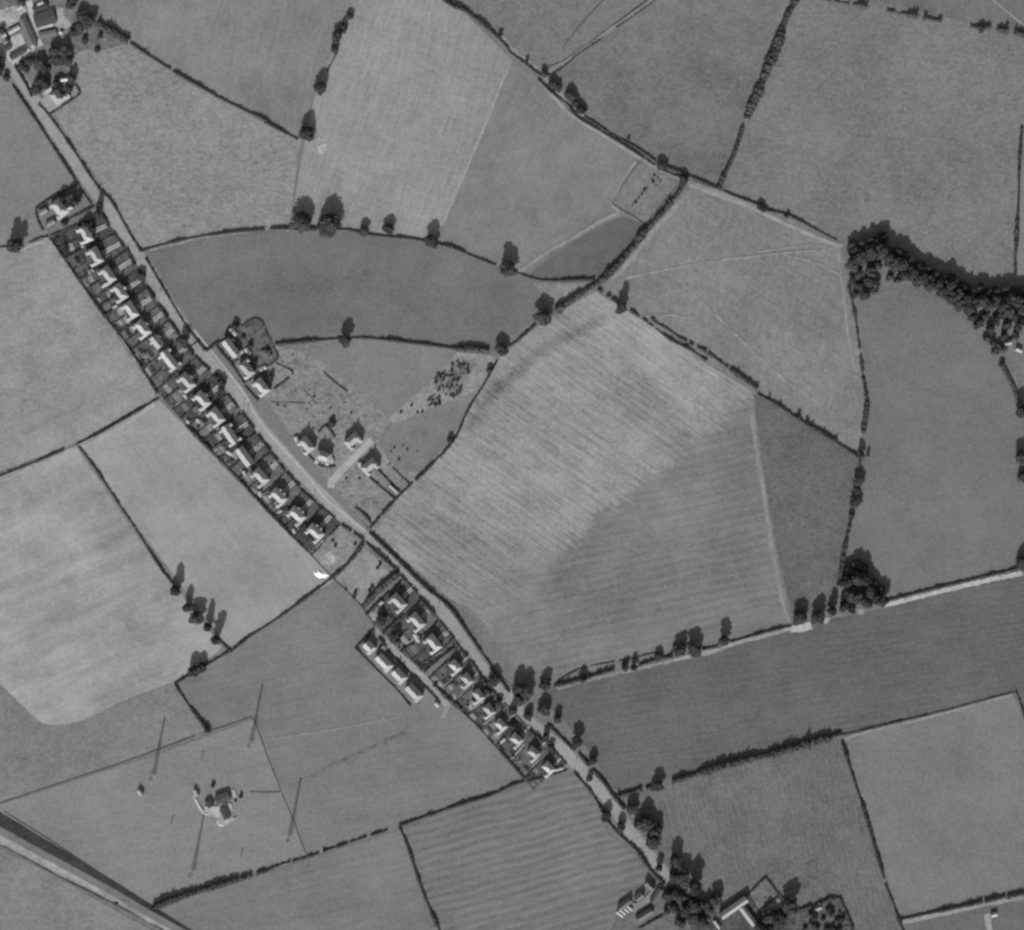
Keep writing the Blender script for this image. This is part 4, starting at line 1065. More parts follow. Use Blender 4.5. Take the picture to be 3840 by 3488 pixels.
# wood along the field corner
wood = 'trees of the long dark wood'
WL1 = 'tall dark tree crowded in the long curving wood'
for (x, y, r, h) in [(712, 490, 46, 14), (775, 440, 48, 15), (850, 405, 50, 15), (925, 400, 50, 17), (985, 450, 48, 14), (760, 560, 40, 9), (850, 545, 42, 11), (905, 500, 36, 10),
                     (1035, 490, 48, 15), (1085, 500, 50, 16), (1110, 575, 44, 13), (1160, 560, 46, 14), (1195, 620, 44, 13), (1240, 600, 46, 13), (1285, 600, 44, 12), (1300, 660, 46, 13), (1360, 650, 44, 13),
                     (1400, 700, 46, 14), (1440, 660, 44, 14), (1450, 745, 46, 14), (1500, 720, 46, 14), (1525, 790, 46, 13), (1575, 760, 46, 14), (1590, 820, 44, 12), (1650, 780, 46, 13), (1690, 770, 48, 14),
                     (1740, 800, 46, 13), (1790, 770, 44, 12), (1850, 800, 50, 15), (1900, 770, 48, 14), (1880, 850, 48, 14), (1960, 780, 48, 14), (2010, 830, 50, 15), (2080, 800, 50, 15), (2120, 870, 50, 14)]:
    p = W('J', x, y); place_tree(p.x, p.y, r / 10.08 * 1.12, h * .97, WL1, wood, random.choice(['tall', 'round']))
for (x, y, r, h) in [(735, 400, 44, 9), (800, 350, 46, 9), (870, 320, 46, 9), (940, 290, 44, 9), (720, 350, 40, 7), (960, 370, 44, 9), (1060, 410, 46, 9), (1100, 430, 44, 9), (1150, 470, 44, 8), (1210, 510, 44, 8), (1270, 530, 42, 8), (1330, 570, 42, 8), (1390, 600, 42, 8),
                     (1445, 590, 42, 8), (1490, 640, 42, 8), (1555, 660, 42, 8), (1620, 710, 42, 8), (1680, 680, 44, 8), (1740, 710, 42, 8), (1800, 700, 42, 8), (1860, 690, 44, 8), (1920, 700, 44, 8), (1980, 700, 44, 8), (2050, 710, 46, 8)]:
    p = W('J', x, y); place_tree(p.x, p.y, r / 10.08 * 1.1, h, 'shaded dark tree along the field side of the long curving wood', wood, 'round')
under = 'low trees on the sunny side of the wood'
for (x, y, r, h) in [(715, 620, 36, 6), (770, 660, 40, 6), (840, 620, 40, 7), (890, 640, 36, 6), (740, 720, 36, 5), (810, 725, 40, 6), (880, 690, 34, 5), (1000, 590, 30, 4), (1060, 610, 28, 4), (1620, 890, 34, 6),
                     (1680, 930, 36, 6), (1650, 960, 30, 5), (1720, 880, 36, 6), (1760, 980, 36, 6), (1800, 920, 36, 6), (1840, 880, 34, 6), (1880, 950, 36, 6), (1930, 890, 36, 6), (1970, 960, 36, 6), (1735, 1060, 32, 5),
                     (1780, 1090, 30, 5), (1860, 1030, 36, 6), (1840, 1130, 44, 5), (1800, 1150, 34, 5), (2010, 930, 36, 6), (1950, 1040, 32, 5)]:
    p = W('J', x, y); place_tree(p.x, p.y, r / 10.08, h, 'low bushy tree on the sunny edge of the long curving wood', under, 'scrub' if h < 5.5 else 'round')
edge = 'trees at the picture edge below the wood'
tree('J', 1850, 1270, 1215, 50, 'small dark tree at the top of the edge hedge below the wood', edge)
hedge('J 1850,1260 1890,1330 1940,1430 1970,1540', 3.2, 2.8, 'curved hedge below the wood at the picture edge', .3, 0, 14, group=FH)
tree('J', 2010, 1650, 1430, 110, 'dark tree cut by the picture edge, upper of three', edge, 'round')
tree('O', 2000, 290, 100, 110, 'dark tree cut by the picture edge, middle of three', edge, 'round')
tree('O', 2010, 420, 260, 80, 'low tree cut by the picture edge below the middle one', edge)
tree('O', 2010, 1080, 900, 100, 'dark tree at the outer end of the white farm track', edge, 'round')
# village trees
vil = 'village trees'
VL = 'large spreading tree in the dense clump beside the village barns'
for (x, y, r, h) in [(540, 40, 44, 6), (625, 130, 52, 7), (690, 160, 50, 7), (610, 215, 46, 5.5), (560, 250, 36, 5), (655, 195, 40, 5.5), (545, 10, 40, 6)]:
    p = W('A', x, y); place_tree(p.x, p.y, r / 10.08, h, VL, vil, 'round')
for (x, y, r, h) in [(420, 400, 56, 7), (490, 390, 56, 7.5), (470, 450, 56, 7), (405, 460, 44, 5.5), (520, 470, 40, 5.5)]:
    p = W('A', x, y); place_tree(p.x, p.y, r / 10.08, h, 'large spreading tree in the dark clump between barns and hedged house', vil, 'round')
for (x, y, r, h) in [(170, 500, 34, 4.6), (230, 470, 40, 5), (310, 490, 50, 6.5), (345, 530, 40, 5.5), (310, 630, 52, 6.5), (280, 670, 46, 6), (350, 640, 40, 6), (200, 525, 28, 4.6)]:
    p = W('A', x, y); place_tree(p.x, p.y, r / 10.08, h, 'garden tree crowding the plot between the farmyard and the hedged house', vil, 'round')
for (x, y, r, h, l) in [(545, 600, 36, 8, 'dark tree at the outer corner of the hedged house garden'), (430, 640, 30, 5, 'small tree behind the hedged house'), (520, 680, 36, 5, 'low tree beside the shed of the hedged house'), (450, 600, 26, 4, 'bush tree above the hedged house'),
                        (-8, 470, 44, 9, 'dark roadside tree at the picture edge, upper of three'), (-6, 540, 44, 8, 'dark roadside tree at the picture edge, middle of three'), (48, 590, 28, 4.6, 'dark roadside tree at the picture edge, lowest of three'),
                        (60, 300, 20, 3, 'small bush inside the bright farmyard'), (15, 235, 28, 4.6, 'dark tree beside the bright shed at the picture edge'), (740, 378, 28, 2.6, 'small bush tree below the thick hedge end'), (640, 305, 32, 3.4, 'low tree in the rough corner beside the clump'), (760, 275, 28, 2.8, 'low bush tree inside the rough corner')]:
    p = W('A', x, y); place_tree(p.x, p.y, r / 10.08, h, l, vil, 'round' if h > 4.5 else 'bush')
vg = 'villa garden trees'
for (x, y, r, h, l) in [(480, 300, 36, 7, 'dark tree at the front of the villa'), (540, 290, 44, 8, 'large dark tree beside the villa drive'), (575, 320, 36, 7, 'dark tree at the roadside of the villa'), (500, 340, 36, 6, 'dark tree close against the villa roof'),
                        (665, 500, 44, 7, 'dark tree above the first house of the long row'), (690, 535, 34, 6, 'dark tree touching the first house of the long row'), (745, 410, 26, 9, 'narrow dark tree by the road below the villa'), (755, 340, 24, 7, 'narrow tree leaning over the road by the villa'),
                        (500, 690, 34, 3, 'round bush in the first back garden of the long row'), (490, 480, 30, 3, 'low bush beside the villa drive hedge'), (1070, 880, 40, 5, 'round roadside tree in front of the third house'), (1395, 1370, 44, 8, 'tall roadside tree in front of the seventh house'), (1680, 1690, 34, 5, 'roadside tree in front of the ninth house'), (1640, 1640, 30, 4, 'small roadside tree in front of the ninth house')]:
    p = W('B', x, y); place_tree(p.x, p.y, r / 10.08, h, l, vg, 'round' if h > 4.5 else 'bush')
for (x, y, r, h, lb) in [(370, 250, 30, 5, 'dark garden tree at the top corner behind the uppermost new house'), (480, 400, 24, 4, 'small garden tree behind the middle new house'), (610, 430, 26, 3.6, 'shrubby garden tree by the curved outer hedge'), (520, 520, 24, 4, 'small tree beside the shed of the middle new house'), (640, 640, 26, 4.6, 'dark garden tree beside the lowest new house'), (430, 330, 20, 3, 'small bush tree inside the looping hedge')]:
    p = W('C', x, y); place_tree(p.x, p.y, r / 10.08, h, lb, 'new garden trees', 'round' if h > 4.5 else 'bush')
for (x, y, lb) in [(90, 1505, 'small upright bush, first along the thin diagonal hedge'), (172, 1560, 'small upright bush, second along the thin diagonal hedge'), (310, 1640, 'broad bush, third along the thin diagonal hedge'), (370, 1685, 'round bush, fourth along the thin diagonal hedge'), (415, 1712, 'small bush, fifth along the thin diagonal hedge'), (500, 1765, 'last small bush of the upper diagonal hedge')]:
    p = W('J', x, y); r = 2.0 if 'broad' in lb or 'round' in lb else 1.3
    place_tree(p.x, p.y, r, 3.6 if r < 2 else 4.2, lb, 'diagonal hedge bushes', 'bush', name='bush', cat='bush')
tree('C', 1095, 1010, 925, 56, 'small tree behind the corner houses on the building land', 'lone hedge trees', 'tall')
tree('C', 260, 745, 660, 50, 'small roadside tree in front of the tenth house', vg)

def bush(x, y, r, h, label, group, kind='bush'):
    return place_tree(x, y, r, h, label, group, kind, name='bush', cat='bush')
rng = random.Random(5)
# scrub patch
for q in range(110):
    for tr in range(40):
        x = rng.uniform(-150, 250); y = rng.uniform(1000, 1370)
        # two dense drifts
        if ((x - 150) / 90) ** 2 + ((y - 1080) / 70) ** 2 < 1 or ((x - 60) / 110) ** 2 + ((y - 1190) / 110) ** 2 < 1 or ((x + 40) / 60) ** 2 + ((y - 1320) / 45) ** 2 < 1: break
    p = W('K', x, y); r = rng.uniform(.5, 1.15)
    bush(p.x, p.y, r, r * rng.uniform(1.2, 1.7), 'small dark bush in the pale scrubland strip', 'scrubland bushes', 'scrub')
for (x, y) in [(1780, 900), (1745, 905), (1700, 850), (1620, 900), (1890, 840), (1860, 810), (1910, 830), (1840, 800)]:
    p = W('C', x, y); r = rng.uniform(.7, 1.4); bush(p.x, p.y, r, r * 1.4, 'small bush at the narrow end of the scrubland', 'scrubland bushes')
for (x, y) in [(745, 850), (680, 850), (820, 740), (1000, 910), (1160, 860), (1240, 900), (1300, 1400), (1200, 1400), (1170, 1520), (1550, 1200), (1600, 1230), (1640, 1150), (1540, 1290), (1600, 1260), (1660, 1190), (1740, 1200), (1570, 1170), (900, 880), (960, 780), (1190, 830), (1170, 1430), (1090, 870), (730, 520), (800, 460)]:
    p = W('C', x + rng.uniform(-8, 8), y + rng.uniform(-8, 8)); r = rng.uniform(.5, 1.1)
    bush(p.x, p.y, r, r * 1.3, 'small scattered bush on the building land', 'building land bushes')
for (x, y) in [(1120, 1470), (1140, 1440), (1165, 1425), (1100, 1500), (1075, 1530), (1050, 1550), (1210, 1380), (1245, 1350), (1230, 1400), (1260, 1370), (1215, 1330), (1200, 1360)]:
    p = W('H', x, y); r = rng.uniform(.6, 1.4); bush(p.x, p.y, r, r * 1.3, 'low bush in the fenced allotment', 'allotment bushes')
for (x, y, r) in [(1000, 1010, 1.6), (980, 1040, 1.4), (870, 1060, 2.0), (860, 1090, 1.6), (800, 1030, 1.2), (720, 700, 1.6), (700, 660, 1.3), (870, 690, 1.2), (1060, 840, 1.6), (1040, 870, 1.3)]:
    p = W('D', x, y); bush(p.x, p.y, r, r * 1.3, 'dark bush on the vacant plots below the long row', 'vacant plot bushes')
for ri, row, edges in BOUND:
    for j, k in enumerate(row):
        for q in range(rng.randint(3, 6)):
            u = rng.uniform(.05, .95); w = rng.uniform(.03, .75)
            p = edges[j][0].lerp(edges[j + 1][0], u).lerp(edges[j][1].lerp(edges[j + 1][1], u), w)
            r = rng.uniform(.5, 1.2)
            bush(p.x, p.y, r, r * rng.uniform(1.1, 1.7), 'small bush in a back garden of %s' % rowname[ri], 'garden bushes')
        if ri < 2:
            for q in range(2):
                u = rng.uniform(.1, .9); w = rng.uniform(.62, .95)
                p = edges[j][1].lerp(edges[j + 1][1], u).lerp(edges[j][2].lerp(edges[j + 1][2], u), w)
                r = rng.uniform(.4, .9)
                bush(p.x, p.y, r, r * 1.3, 'small bush in a front garden of %s' % rowname[ri], 'front garden bushes')

# ------------------------------------------------------------------ houses
CACHE = {}
def cached(key, fn):
    if key not in CACHE: CACHE[key] = fn()
    return CACHE[key]
def box_mesh(x0, x1, y0, y1, z0, z1, mat, name):
    mb = MB(); mb.box(x0, x1, y0, y1, z0, z1); return mb.mesh(name, mat)
def hip_mesh(x0, x1, y0, y1, e, pitch, mat, hip0=True, hip1=True, over=.35, name='roof'):
    """ridge along x; hip0/hip1: hipped (True) or gabled ends"""
    x0 -= over; x1 += over; y0 -= over; y1 += over
    hw = (y1 - y0) / 2; r = e + hw * math.tan(pitch); ym = (y0 + y1) / 2
    a = x0 + (hw if hip0 else 0); b = x1 - (hw if hip1 else 0)
    if a > b: a = b = (a + b) / 2
    t = .18
    v = [(x0, y0, e), (x1, y0, e), (x1, y1, e), (x0, y1, e), (a, ym, r), (b, ym, r)]
    v += [(p[0], p[1], p[2] - t) for p in v[:4]]
    f = [(0, 1, 5, 4), (2, 3, 4, 5), (1, 2, 5), (3, 0, 4), (6, 9, 8, 7), (0, 6, 7, 1), (1, 7, 8, 2), (2, 8, 9, 3), (3, 9, 6, 0)]
    return mesh_py(name, v, f, mat)
def wing_mesh(cx, w, y_in, y_out, e, pitch, mat, hip=True, over=.3):
    """ridge along y from inside the main roof to the wing's end"""
    hw = w / 2 + over; r = e + hw * math.tan(pitch)
    s = 1 if y_out > y_in else -1
    yo = y_out + s * over; yr = yo - s * hw * .9 if hip else yo
    v = [(cx - hw, y_in, e), (cx + hw, y_in, e), (cx + hw, yo, e), (cx - hw, yo, e), (cx, y_in, r), (cx, yr, r)]
    f = [(0, 3, 5, 4), (1, 4, 5, 2), (2, 5, 3), (0, 4, 1), (0, 1, 2, 3)]
    me = mesh_py('wing_roof', v, f, mat)
    bm = bmesh.new(); bm.from_mesh(me); bmesh.ops.recalc_face_normals(bm, faces=bm.faces); bm.to_mesh(me); bm.free()
    return me
def window_me():
    mb = MB(); mb.box(-.6, .6, -.05, .05, -.6, .6, 0); mb.box(-.5, -.04, -.07, .07, -.5, .5, 1); mb.box(.04, .5, -.07, .07, -.5, .5, 1)
    return mb.mesh('window', [PAINT, GLASS])
def door_me():
    mb = MB(); mb.box(-.5, .5, -.05, .05, 0, 2.1, 0); mb.box(-.42, .42, -.07, .07, .05, 2.0, 1)
    return mb.mesh('door', [PAINT, DOORM])
def chimney_me():
    mb = MB(); mb.box(-.55, .55, -.4, .4, -1.6, 1.2); mb.box(-.62, .62, -.47, .47, 1.0, 1.25)
    for x in (-.3, .3): mb.bar((x, 0, 1.25), (x, 0, 1.65), .14, 6, .11)
    return mb.mesh('chimney', CHIM)
HG = 'houses along the road'
def house(center, ang, L, Dp, e, pitch, label, wings=(), hips=(True, True), roof=ROOF, group=HG, name='house', chim=(-.2, .2), upper=True):
    """local +y faces the front. wings: (x, width, y_out, hip)"""
    o = empty(name, center.x, center.y, 0, ang)
    tag(o, label, 'house', group)
    x0, x1, y0, y1 = -L / 2, L / 2, -Dp / 2, Dp / 2
    add_mesh('wall', cached(('w', L, Dp, e), lambda: box_mesh(x0, x1, y0, y1, -.2, e - .02, BRICK, 'wall')), o)
    rf = add_mesh('roof', cached(('r', L, Dp, e, pitch, hips, roof.name), lambda: hip_mesh(x0, x1, y0, y1, e, pitch, roof, *hips)), o)
    hw = Dp / 2 + .35; rz = e + hw * math.tan(pitch)
    for c in chim:
        add_mesh('chimney', cached('chim', chimney_me), rf, (c * L, 0, rz))
    for (cx, w, yo, hip) in wings:
        we = e - .25
        ya, yb = (y1 - .3, yo) if yo > 0 else (yo, y0 + .3)
        add_mesh('wing_wall', cached(('ww', cx, w, yo, e, Dp), lambda: box_mesh(cx - w / 2, cx + w / 2, ya, yb, -.2, we - .02, BRICK, 'wing_wall')), o)
        add_mesh('wing_roof', cached(('wr', cx, w, yo, hip, e, pitch, roof.name), lambda: wing_mesh(cx, w, 0.0, yo, we, pitch, roof, hip)), rf)
    wm = cached('win', window_me); dm = cached('door', door_me)
    xs = [-.38 * L, -.14 * L, .14 * L, .38 * L]
    for z in ((1.5, 4.0) if upper else (1.5,)):
        for x in xs:
            add_mesh('window', wm, o, (x, y1 + .04, z))
    for x in (-.05 * L, .05 * L) if L > 10 else (.05 * L,):
        add_mesh('door', dm, o, (x, y1 + .04, 0))
    for x in (-.2 * L, .2 * L):
        add_mesh('window', wm, o, (x, y0 - .04, 1.5))
        if upper: add_mesh('window', wm, o, (x, y0 - .04, 4.0))
    for s in (-1, 1):
        w2 = add_mesh('window', wm, o, (s * (L / 2 + .04), .8, 1.6)); w2.rotation_euler = (0, 0, math.pi / 2)
    return o
PT = math.radians(46)
# local x runs along the road: +x is towards the bottom of the sheet or the top depending on the facing; s=+1 puts +x at the lower (sunny) end
def place_house(k, ri, j):
    c, d, n = HINFO[k]
    kind = HOUSES[k][3]
    ang = math.atan2(-n.x, n.y)          # local +y -> n
    ex = Vector((math.cos(ang), math.sin(ang)))
    s = 1 if ex.dot(d) > 0 else -1       # local x sign of the lower end
    nm = {0: 'long row', 1: 'middle group', 2: 'lower row'}[ri]
    pos = '%s from the top in the %s' % (ORD[j], nm)
    if kind in 'agw':
        L = 12.2; wings = [(s * 4.75, 2.5, -6.9, True), (-s * 4.75, 2.5, -6.0, True)]
        lab = 'hip-roofed semi-detached pair with rear wings, %s' % pos
        if kind == 'g': wings.append((-s * 1.2, 2.6, 4.6, False)); lab = 'semi-detached pair with a small lit front gable, %s' % pos
        if kind == 'w': wings += [(-s * 2.6, 2.0, 4.4, False), (s * 1.2, 2.0, 4.4, False)]; lab = 'pair with two small front gables, %s' % pos
        house(c, ang, L, 6.3, 5.6, PT, lab, tuple(wings))
    elif kind == 's':
        house(c, ang, 9.0, 6.4, 4.6, PT, 'small narrow-roofed house, %s' % pos, ((-s * 2.4, 2.2, -4.8, False), (-s * 2.2, 2.2, 4.4, False)), (False, False))
    elif kind == 't':
        house(c, ang, 15.0, 6.4, 5.0, PT, 'long terrace with crossing end wings, %s' % pos,
              ((s * 6.3, 2.4, -5.4, False), (-s * 6.3, 2.4, -5.8, False), (s * 6.3, 2.4, 5.2, False), (-s * 6.3, 2.4, 5.2, False)), (False, False))
    elif kind == 'p':
        house(c, ang, 14.5, 6.6, 5.0, PT, 'plain straight gabled house without wings, %s' % pos, (), (False, False))
    else:
        house(c, ang, 8.6, 5.8, 4.6, PT, 'small house with forked lit roof, %s' % pos,
              ((s * 3.0, 2.5, -6.6, True),), (True, True))
for ri, row in enumerate(ROWS):
    for j, k in enumerate(row): place_house(k, ri, j)

def at(t, x, y, dx, dy): return W(t, x, y) + Vector((dx, dy))
def facing(dx, dy):      # angle so that local +y looks along the picture direction (dx right, dy down)
    return math.atan2(-dx, -dy)
NG = 'new houses beside the broad verge'
A_SW = facing(-.78, .62)
def back_off(p, dx, dy, m): return p + Vector((dx, -dy)).normalized() * m
# three pairs facing the road (front = sunny side)
house(back_off(W('C', 327, 430), .78, -.62, 1.9), A_SW, 14.0, 6.0, 5.6, PT, 'uppermost new house with a plain straight bright roof', (), (False, False), group=NG)
house(back_off(W('C', 445, 585), .78, -.62, 1.9), A_SW, 12.0, 6.4, 5.6, PT, 'middle of the three new houses facing the road', ((-4.6, 2.8, 5.8, True), (4.6, 2.4, -5.4, True)), group=NG)
house(back_off(W('C', 558, 718), .78, -.62, 1.9), A_SW, 12.0, 6.4, 5.6, PT, 'lowest of the three new houses facing the road', ((-4.6, 2.8, 5.6, True), (4.6, 2.4, 5.0, True)), group=NG)
house(back_off(W('C', 900, 1155), .78, -.62, 1.7), A_SW, 11.5, 6.4, 5.6, PT, 'new house on the building land, upper of the corner houses', ((-4.2, 2.8, 5.8, True), (4.2, 2.6, 5.4, True)), group=NG)
house(back_off(W('C', 1035, 1250), .3, -.95, 1.7), facing(-.3, .95), 11.0, 6.4, 5.6, PT, 'angled corner house with splayed bright roof beside the estate road', ((4.0, 2.8, 6.4, True), (-4.0, 2.8, 5.4, True)), group=NG)
A_SE = facing(.66, .75)
house(back_off(W('C', 1268, 1125), -.66, -.75, 1.9), A_SE, 11.5, 6.4, 5.6, PT, 'new house along the upper side of the estate road', ((4.2, 2.8, 5.6, True), (-4.2, 2.8, 5.6, True)), group=NG)
house(back_off(W('C', 1395, 1320), -.66, -.75, 1.9), A_SE, 11.5, 6.4, 5.6, PT, 'new house farthest along the estate road beside the long gardens', ((4.2, 2.8, 5.4, True), (-4.2, 2.8, 5.6, True)), group=NG)
# villa
house(back_off(W('B', 450, 385), .6, -.8, 2.0), facing(-.8, .6), 12.5, 8.2, 5.4, PT, 'villa with bright roof and long side wing above the row', ((-5.0, 3.0, 6.0, True), (-4.0, 3.0, -8.0, True), (5.0, 2.4, 5.6, True)), group='separate houses', name='villa')
# back lane houses
BG = 'houses on the back lane'
A_BL = facing(.72, -.69)
for t, x, y, L, lab, rf in (('D', 970, 1475, 8.0, 'small uppermost house on the back lane', ROOF), ('D', 1080, 1590, 13.0, 'longest house on the back lane with bright straight roof', ROOF),
                        ('D', 1195, 1690, 10.5, 'third house down the back lane with bright roof', ROOF), ('E', 500, 1010, 13.0, 'dull-roofed unfinished house at the foot of the back lane', ROOFP)):
    house(back_off(W(t, x, y), .72, -.69, 1.7), A_BL, L, 6.6, 4.0, math.radians(44), lab, ((L / 2 - 1.5, 2.6, -4.6, True),) if L < 12.5 else ((L / 2 - 1.5, 2.6, -4.4, True),), (False, True), roof=rf, group=BG, upper=False)
# hedged house by the village
house(back_off(W('A', 425, 752), .8, -.6, 1.6), facing(-.8, .6), 9.5, 7.0, 4.8, PT, 'dark fronted house standing in a hedged square yard', ((-3.4, 2.6, -6.4, True),), (True, True), group='separate houses')

# gabled outbuildings, barns and sheds
def barn(t, x, y, L, w, dx, dy, e, pitch, roof, label, group, name='shed', cat='shed', wall=TIMBER, doors=1, mono=0.0):
    """axis along picture direction (dx,dy)"""
    p = W(t, x, y); a = math.atan2(-dy, dx)
    o = empty(name, p.x, p.y, 0, a); tag(o, label, cat, group)
    add_mesh('wall', box_mesh(-L / 2, L / 2, -w / 2, w / 2, -.1, e - .02, wall, 'wall'), o)
    if mono:
        z1, z2 = e + mono, e
        mb = MB()
        l = L / 2 + .2; h = w / 2 + .2
        v = [(-l, -h, z2), (l, -h, z2), (l, h, z1), (-l, h, z1), (-l, -h, z2 - .12), (l, -h, z2 - .12), (l, h, e - .12), (-l, h, e - .12)]
        mb.quads(v, [(0, 1, 2, 3), (7, 6, 5, 4), (0, 4, 5, 1), (1, 5, 6, 2), (2, 6, 7, 3), (3, 7, 4, 0)])
        add_mesh('roof', mb.mesh('roof', roof), o)
    else:
        rme = hip_mesh(-L / 2, L / 2, -w / 2, w / 2, e, pitch, roof, False, False, .2)
        add_mesh('roof', rme, o)
    for k in range(doors):
        mb = MB(); dw = min(.9, L * .2); mb.box(-dw, dw, -.05, .05, 0, min(2.1, e - .2))
        d = add_mesh('door', mb.mesh('door', DOORM), o, ((k - (doors - 1) / 2) * L * .4, -w / 2 - .04, 0))
    return o
P35 = math.radians(35); P40 = math.radians(40); P25 = math.radians(25)
VB = 'village barns and sheds'
barn('V', 540, 620, 20.5, 5.8, .4, .92, 3.2, math.radians(24), ROOFD, 'long grey-roofed barn beside the bright farmyard', VB, 'barn', 'barn', BRICK, 3)
barn('V', 275, 575, 9.0, 3.2, .86, -.5, 2.6, P25, ROOF, 'narrow bright-roofed shed above the farmyard', VB)
barn('V', 345, 1025, 12.5, 4.2, .86, -.5, 2.4, math.radians(12), SLATE, 'dark-roofed range along the lower side of the farmyard', VB, 'barn', 'barn', BRICK, 2)
barn('V', 160, 905, 4.5, 3.4, .86, -.5, 2.2, math.radians(10), SLATE, 'small dark shed inside the farmyard by the road', VB)
barn('V', 855, 365, 15.5, 9.6, .96, -.26, 3.0, math.radians(5), SLATE, 'big square dark-roofed barn between the bright paths', VB, 'barn', 'barn', TIMBER, 3)
barn('V', 770, 150, 11.0, 4.6, .93, -.36, 2.8, math.radians(10), SLATE, 'dark-roofed barn nearest the top edge', VB, 'barn', 'barn', TIMBER, 2)
barn('V', 770, 80, 4.5, 2.6, .9, -.42, 2.8, P25, ROOF, 'small bright shed beside the top edge barn', VB)
barn('V', 645, 885, 3.6, 3.2, .6, .8, 2.6, P25, ROOF, 'little white-roofed hut at the end of the long barn', VB)
barn('V', 385, 155, 4.2, 2.8, .9, -.42, 2.6, P25, ROOF, 'bright shed standing in the trampled yard', VB)
barn('V', 910, 655, 13.0, 4.4, .97, -.22, 2.2, math.radians(10), ROOFD, 'low dark range below the bright path', VB, 'barn', 'barn', TIMBER, 2)
barn('V', 1165, 625, 2.4, 2.2, .9, .4, 2.2, P25, ROOF, 'tiny white hut beside the village tree clump', VB)
barn('V', 80, 680, 3.6, 2.6, .86, -.5, 2.4, P25, ROOF, 'bright shed close to the road at the picture edge', VB)
barn('V', 400, 75, 6.0, 3.2, .9, .42, 2.4, math.radians(12), SLATE, 'dark shed at the top edge of the trampled yard', VB)
barn('A', 492, 738, 7.0, 4.0, .86, -.5, 2.8, P40, ROOF, 'bright shed below the hedged house', VB)
barn('A', 490, 604, 5.0, 3.0, .98, -.1, 2.6, P35, ROOF, 'bright shed above the hedged house', VB)
barn('B', 330, 395, 6.0, 3.6, .85, -.5, 2.6, P25, ROOFM, 'grey-roofed shed behind the villa', VB)
barn('B', 385, 480, 6.5, 3.4, .85, -.5, 2.5, P25, ROOFM, 'pale shed at the lower corner of the villa garden', VB)
SG = 'small sheds behind the houses'
for t, x, y, L, w, dx, dy, lab in [
 ('C', 355, 295, 6.5, 2.8, .7, .7, 'long bright shed behind the uppermost new house'), ('C', 348, 360, 3.0, 2.2, .8, -.5, 'small bright shed beside the uppermost new house'), ('C', 465, 442, 5.5, 2.6, .7, .7, 'long bright shed behind the middle new house'),
 ('C', 410, 445, 3.0, 2.2, .8, -.5, 'small bright shed between the first two new houses'), ('C', 577, 570, 5.0, 2.6, .85, -.5, 'bright shed above the lowest new house facing the road'), ('C', 832, 1105, 3.4, 2.6, .4, .9, 'bright shed at the end of the upper corner house'),
 ('C', 1312, 1298, 3.2, 2.6, .3, .9, 'little bright shed by the estate road'), ('C', 1100, 1265, 3.6, 2.4, .3, .9, 'pale shed beside the angled corner house'),
 ('B', 635, 660, 2.6, 2.2, .8, .5, 'white shed below the first house of the long row'), ('B', 690, 845, 4.0, 2.6, .8, -.5, 'white shed behind the second house of the long row'), ('B', 785, 955, 3.0, 1.8, .85, -.5, 'narrow white shed behind the third house of the long row'),
 ('B', 870, 1110, 3.4, 2.0, .85, -.5, 'white shed behind the fourth house of the long row'), ('S', 1405, 480, 3.4, 2.0, .5, .85, 'white shed behind the ninth house of the long row'), ('S', 1500, 660, 2.6, 2.2, .7, .7, 'little white shed behind the tenth house of the long row'),
 ('S', 1425, 670, 2.4, 2.0, .7, .7, 'tiny white shed deep in the tenth back garden'), ('S', 1735, 905, 4.4, 2.0, .85, .5, 'white shed behind the twelfth house of the long row'), ('S', 1850, 1060, 3.4, 2.4, .5, .85, 'white shed behind the thirteenth house of the long row'),
 ('S', 1970, 1215, 4.0, 2.6, .5, .85, 'white shed behind the fifteenth house of the long row'), ('D', 300, 440, 3.0, 2.0, .85, -.5, 'white shed behind the sixteenth house of the long row'), ('D', 410, 590, 3.4, 1.8, .5, .85, 'narrow white shed behind the seventeenth house of the long row'),
 ('E', 525, 575, 4.0, 2.8, .7, .7, 'white shed behind the last of the middle group'), ('E', 540, 605, 2.8, 2.4, .7, .7, 'second small white shed behind the last of the middle group'), ('E', 875, 950, 3.0, 2.2, .7, -.7, 'white shed behind the second lower row house'),
 ('E', 1180, 1365, 4.4, 1.8, .8, -.6, 'narrow white shed behind the sixth lower row house'), ('E', 260, 325, 3.0, 2.0, .8, -.6, 'white shed beside the first of the middle group'), ('E', 285, 665, 2.6, 2.4, .7, .7, 'white shed beside the uppermost back lane house'),
 ('E', 1605, 1580, 6.0, 1.8, .95, -.3, 'long narrow white shed beside the last house'), ('C', 1565, 1480, 8.0, 1.4, .75, .65, 'pale garden frame strip in the long gardens'), ('Q', 1290, 110, 3.4, 2.6, .7, .7, 'white builders shed at the end of the back lane')]:
    barn(t, x, y, L, w, dx, dy, 2.1, P25, ROOF, lab, SG)
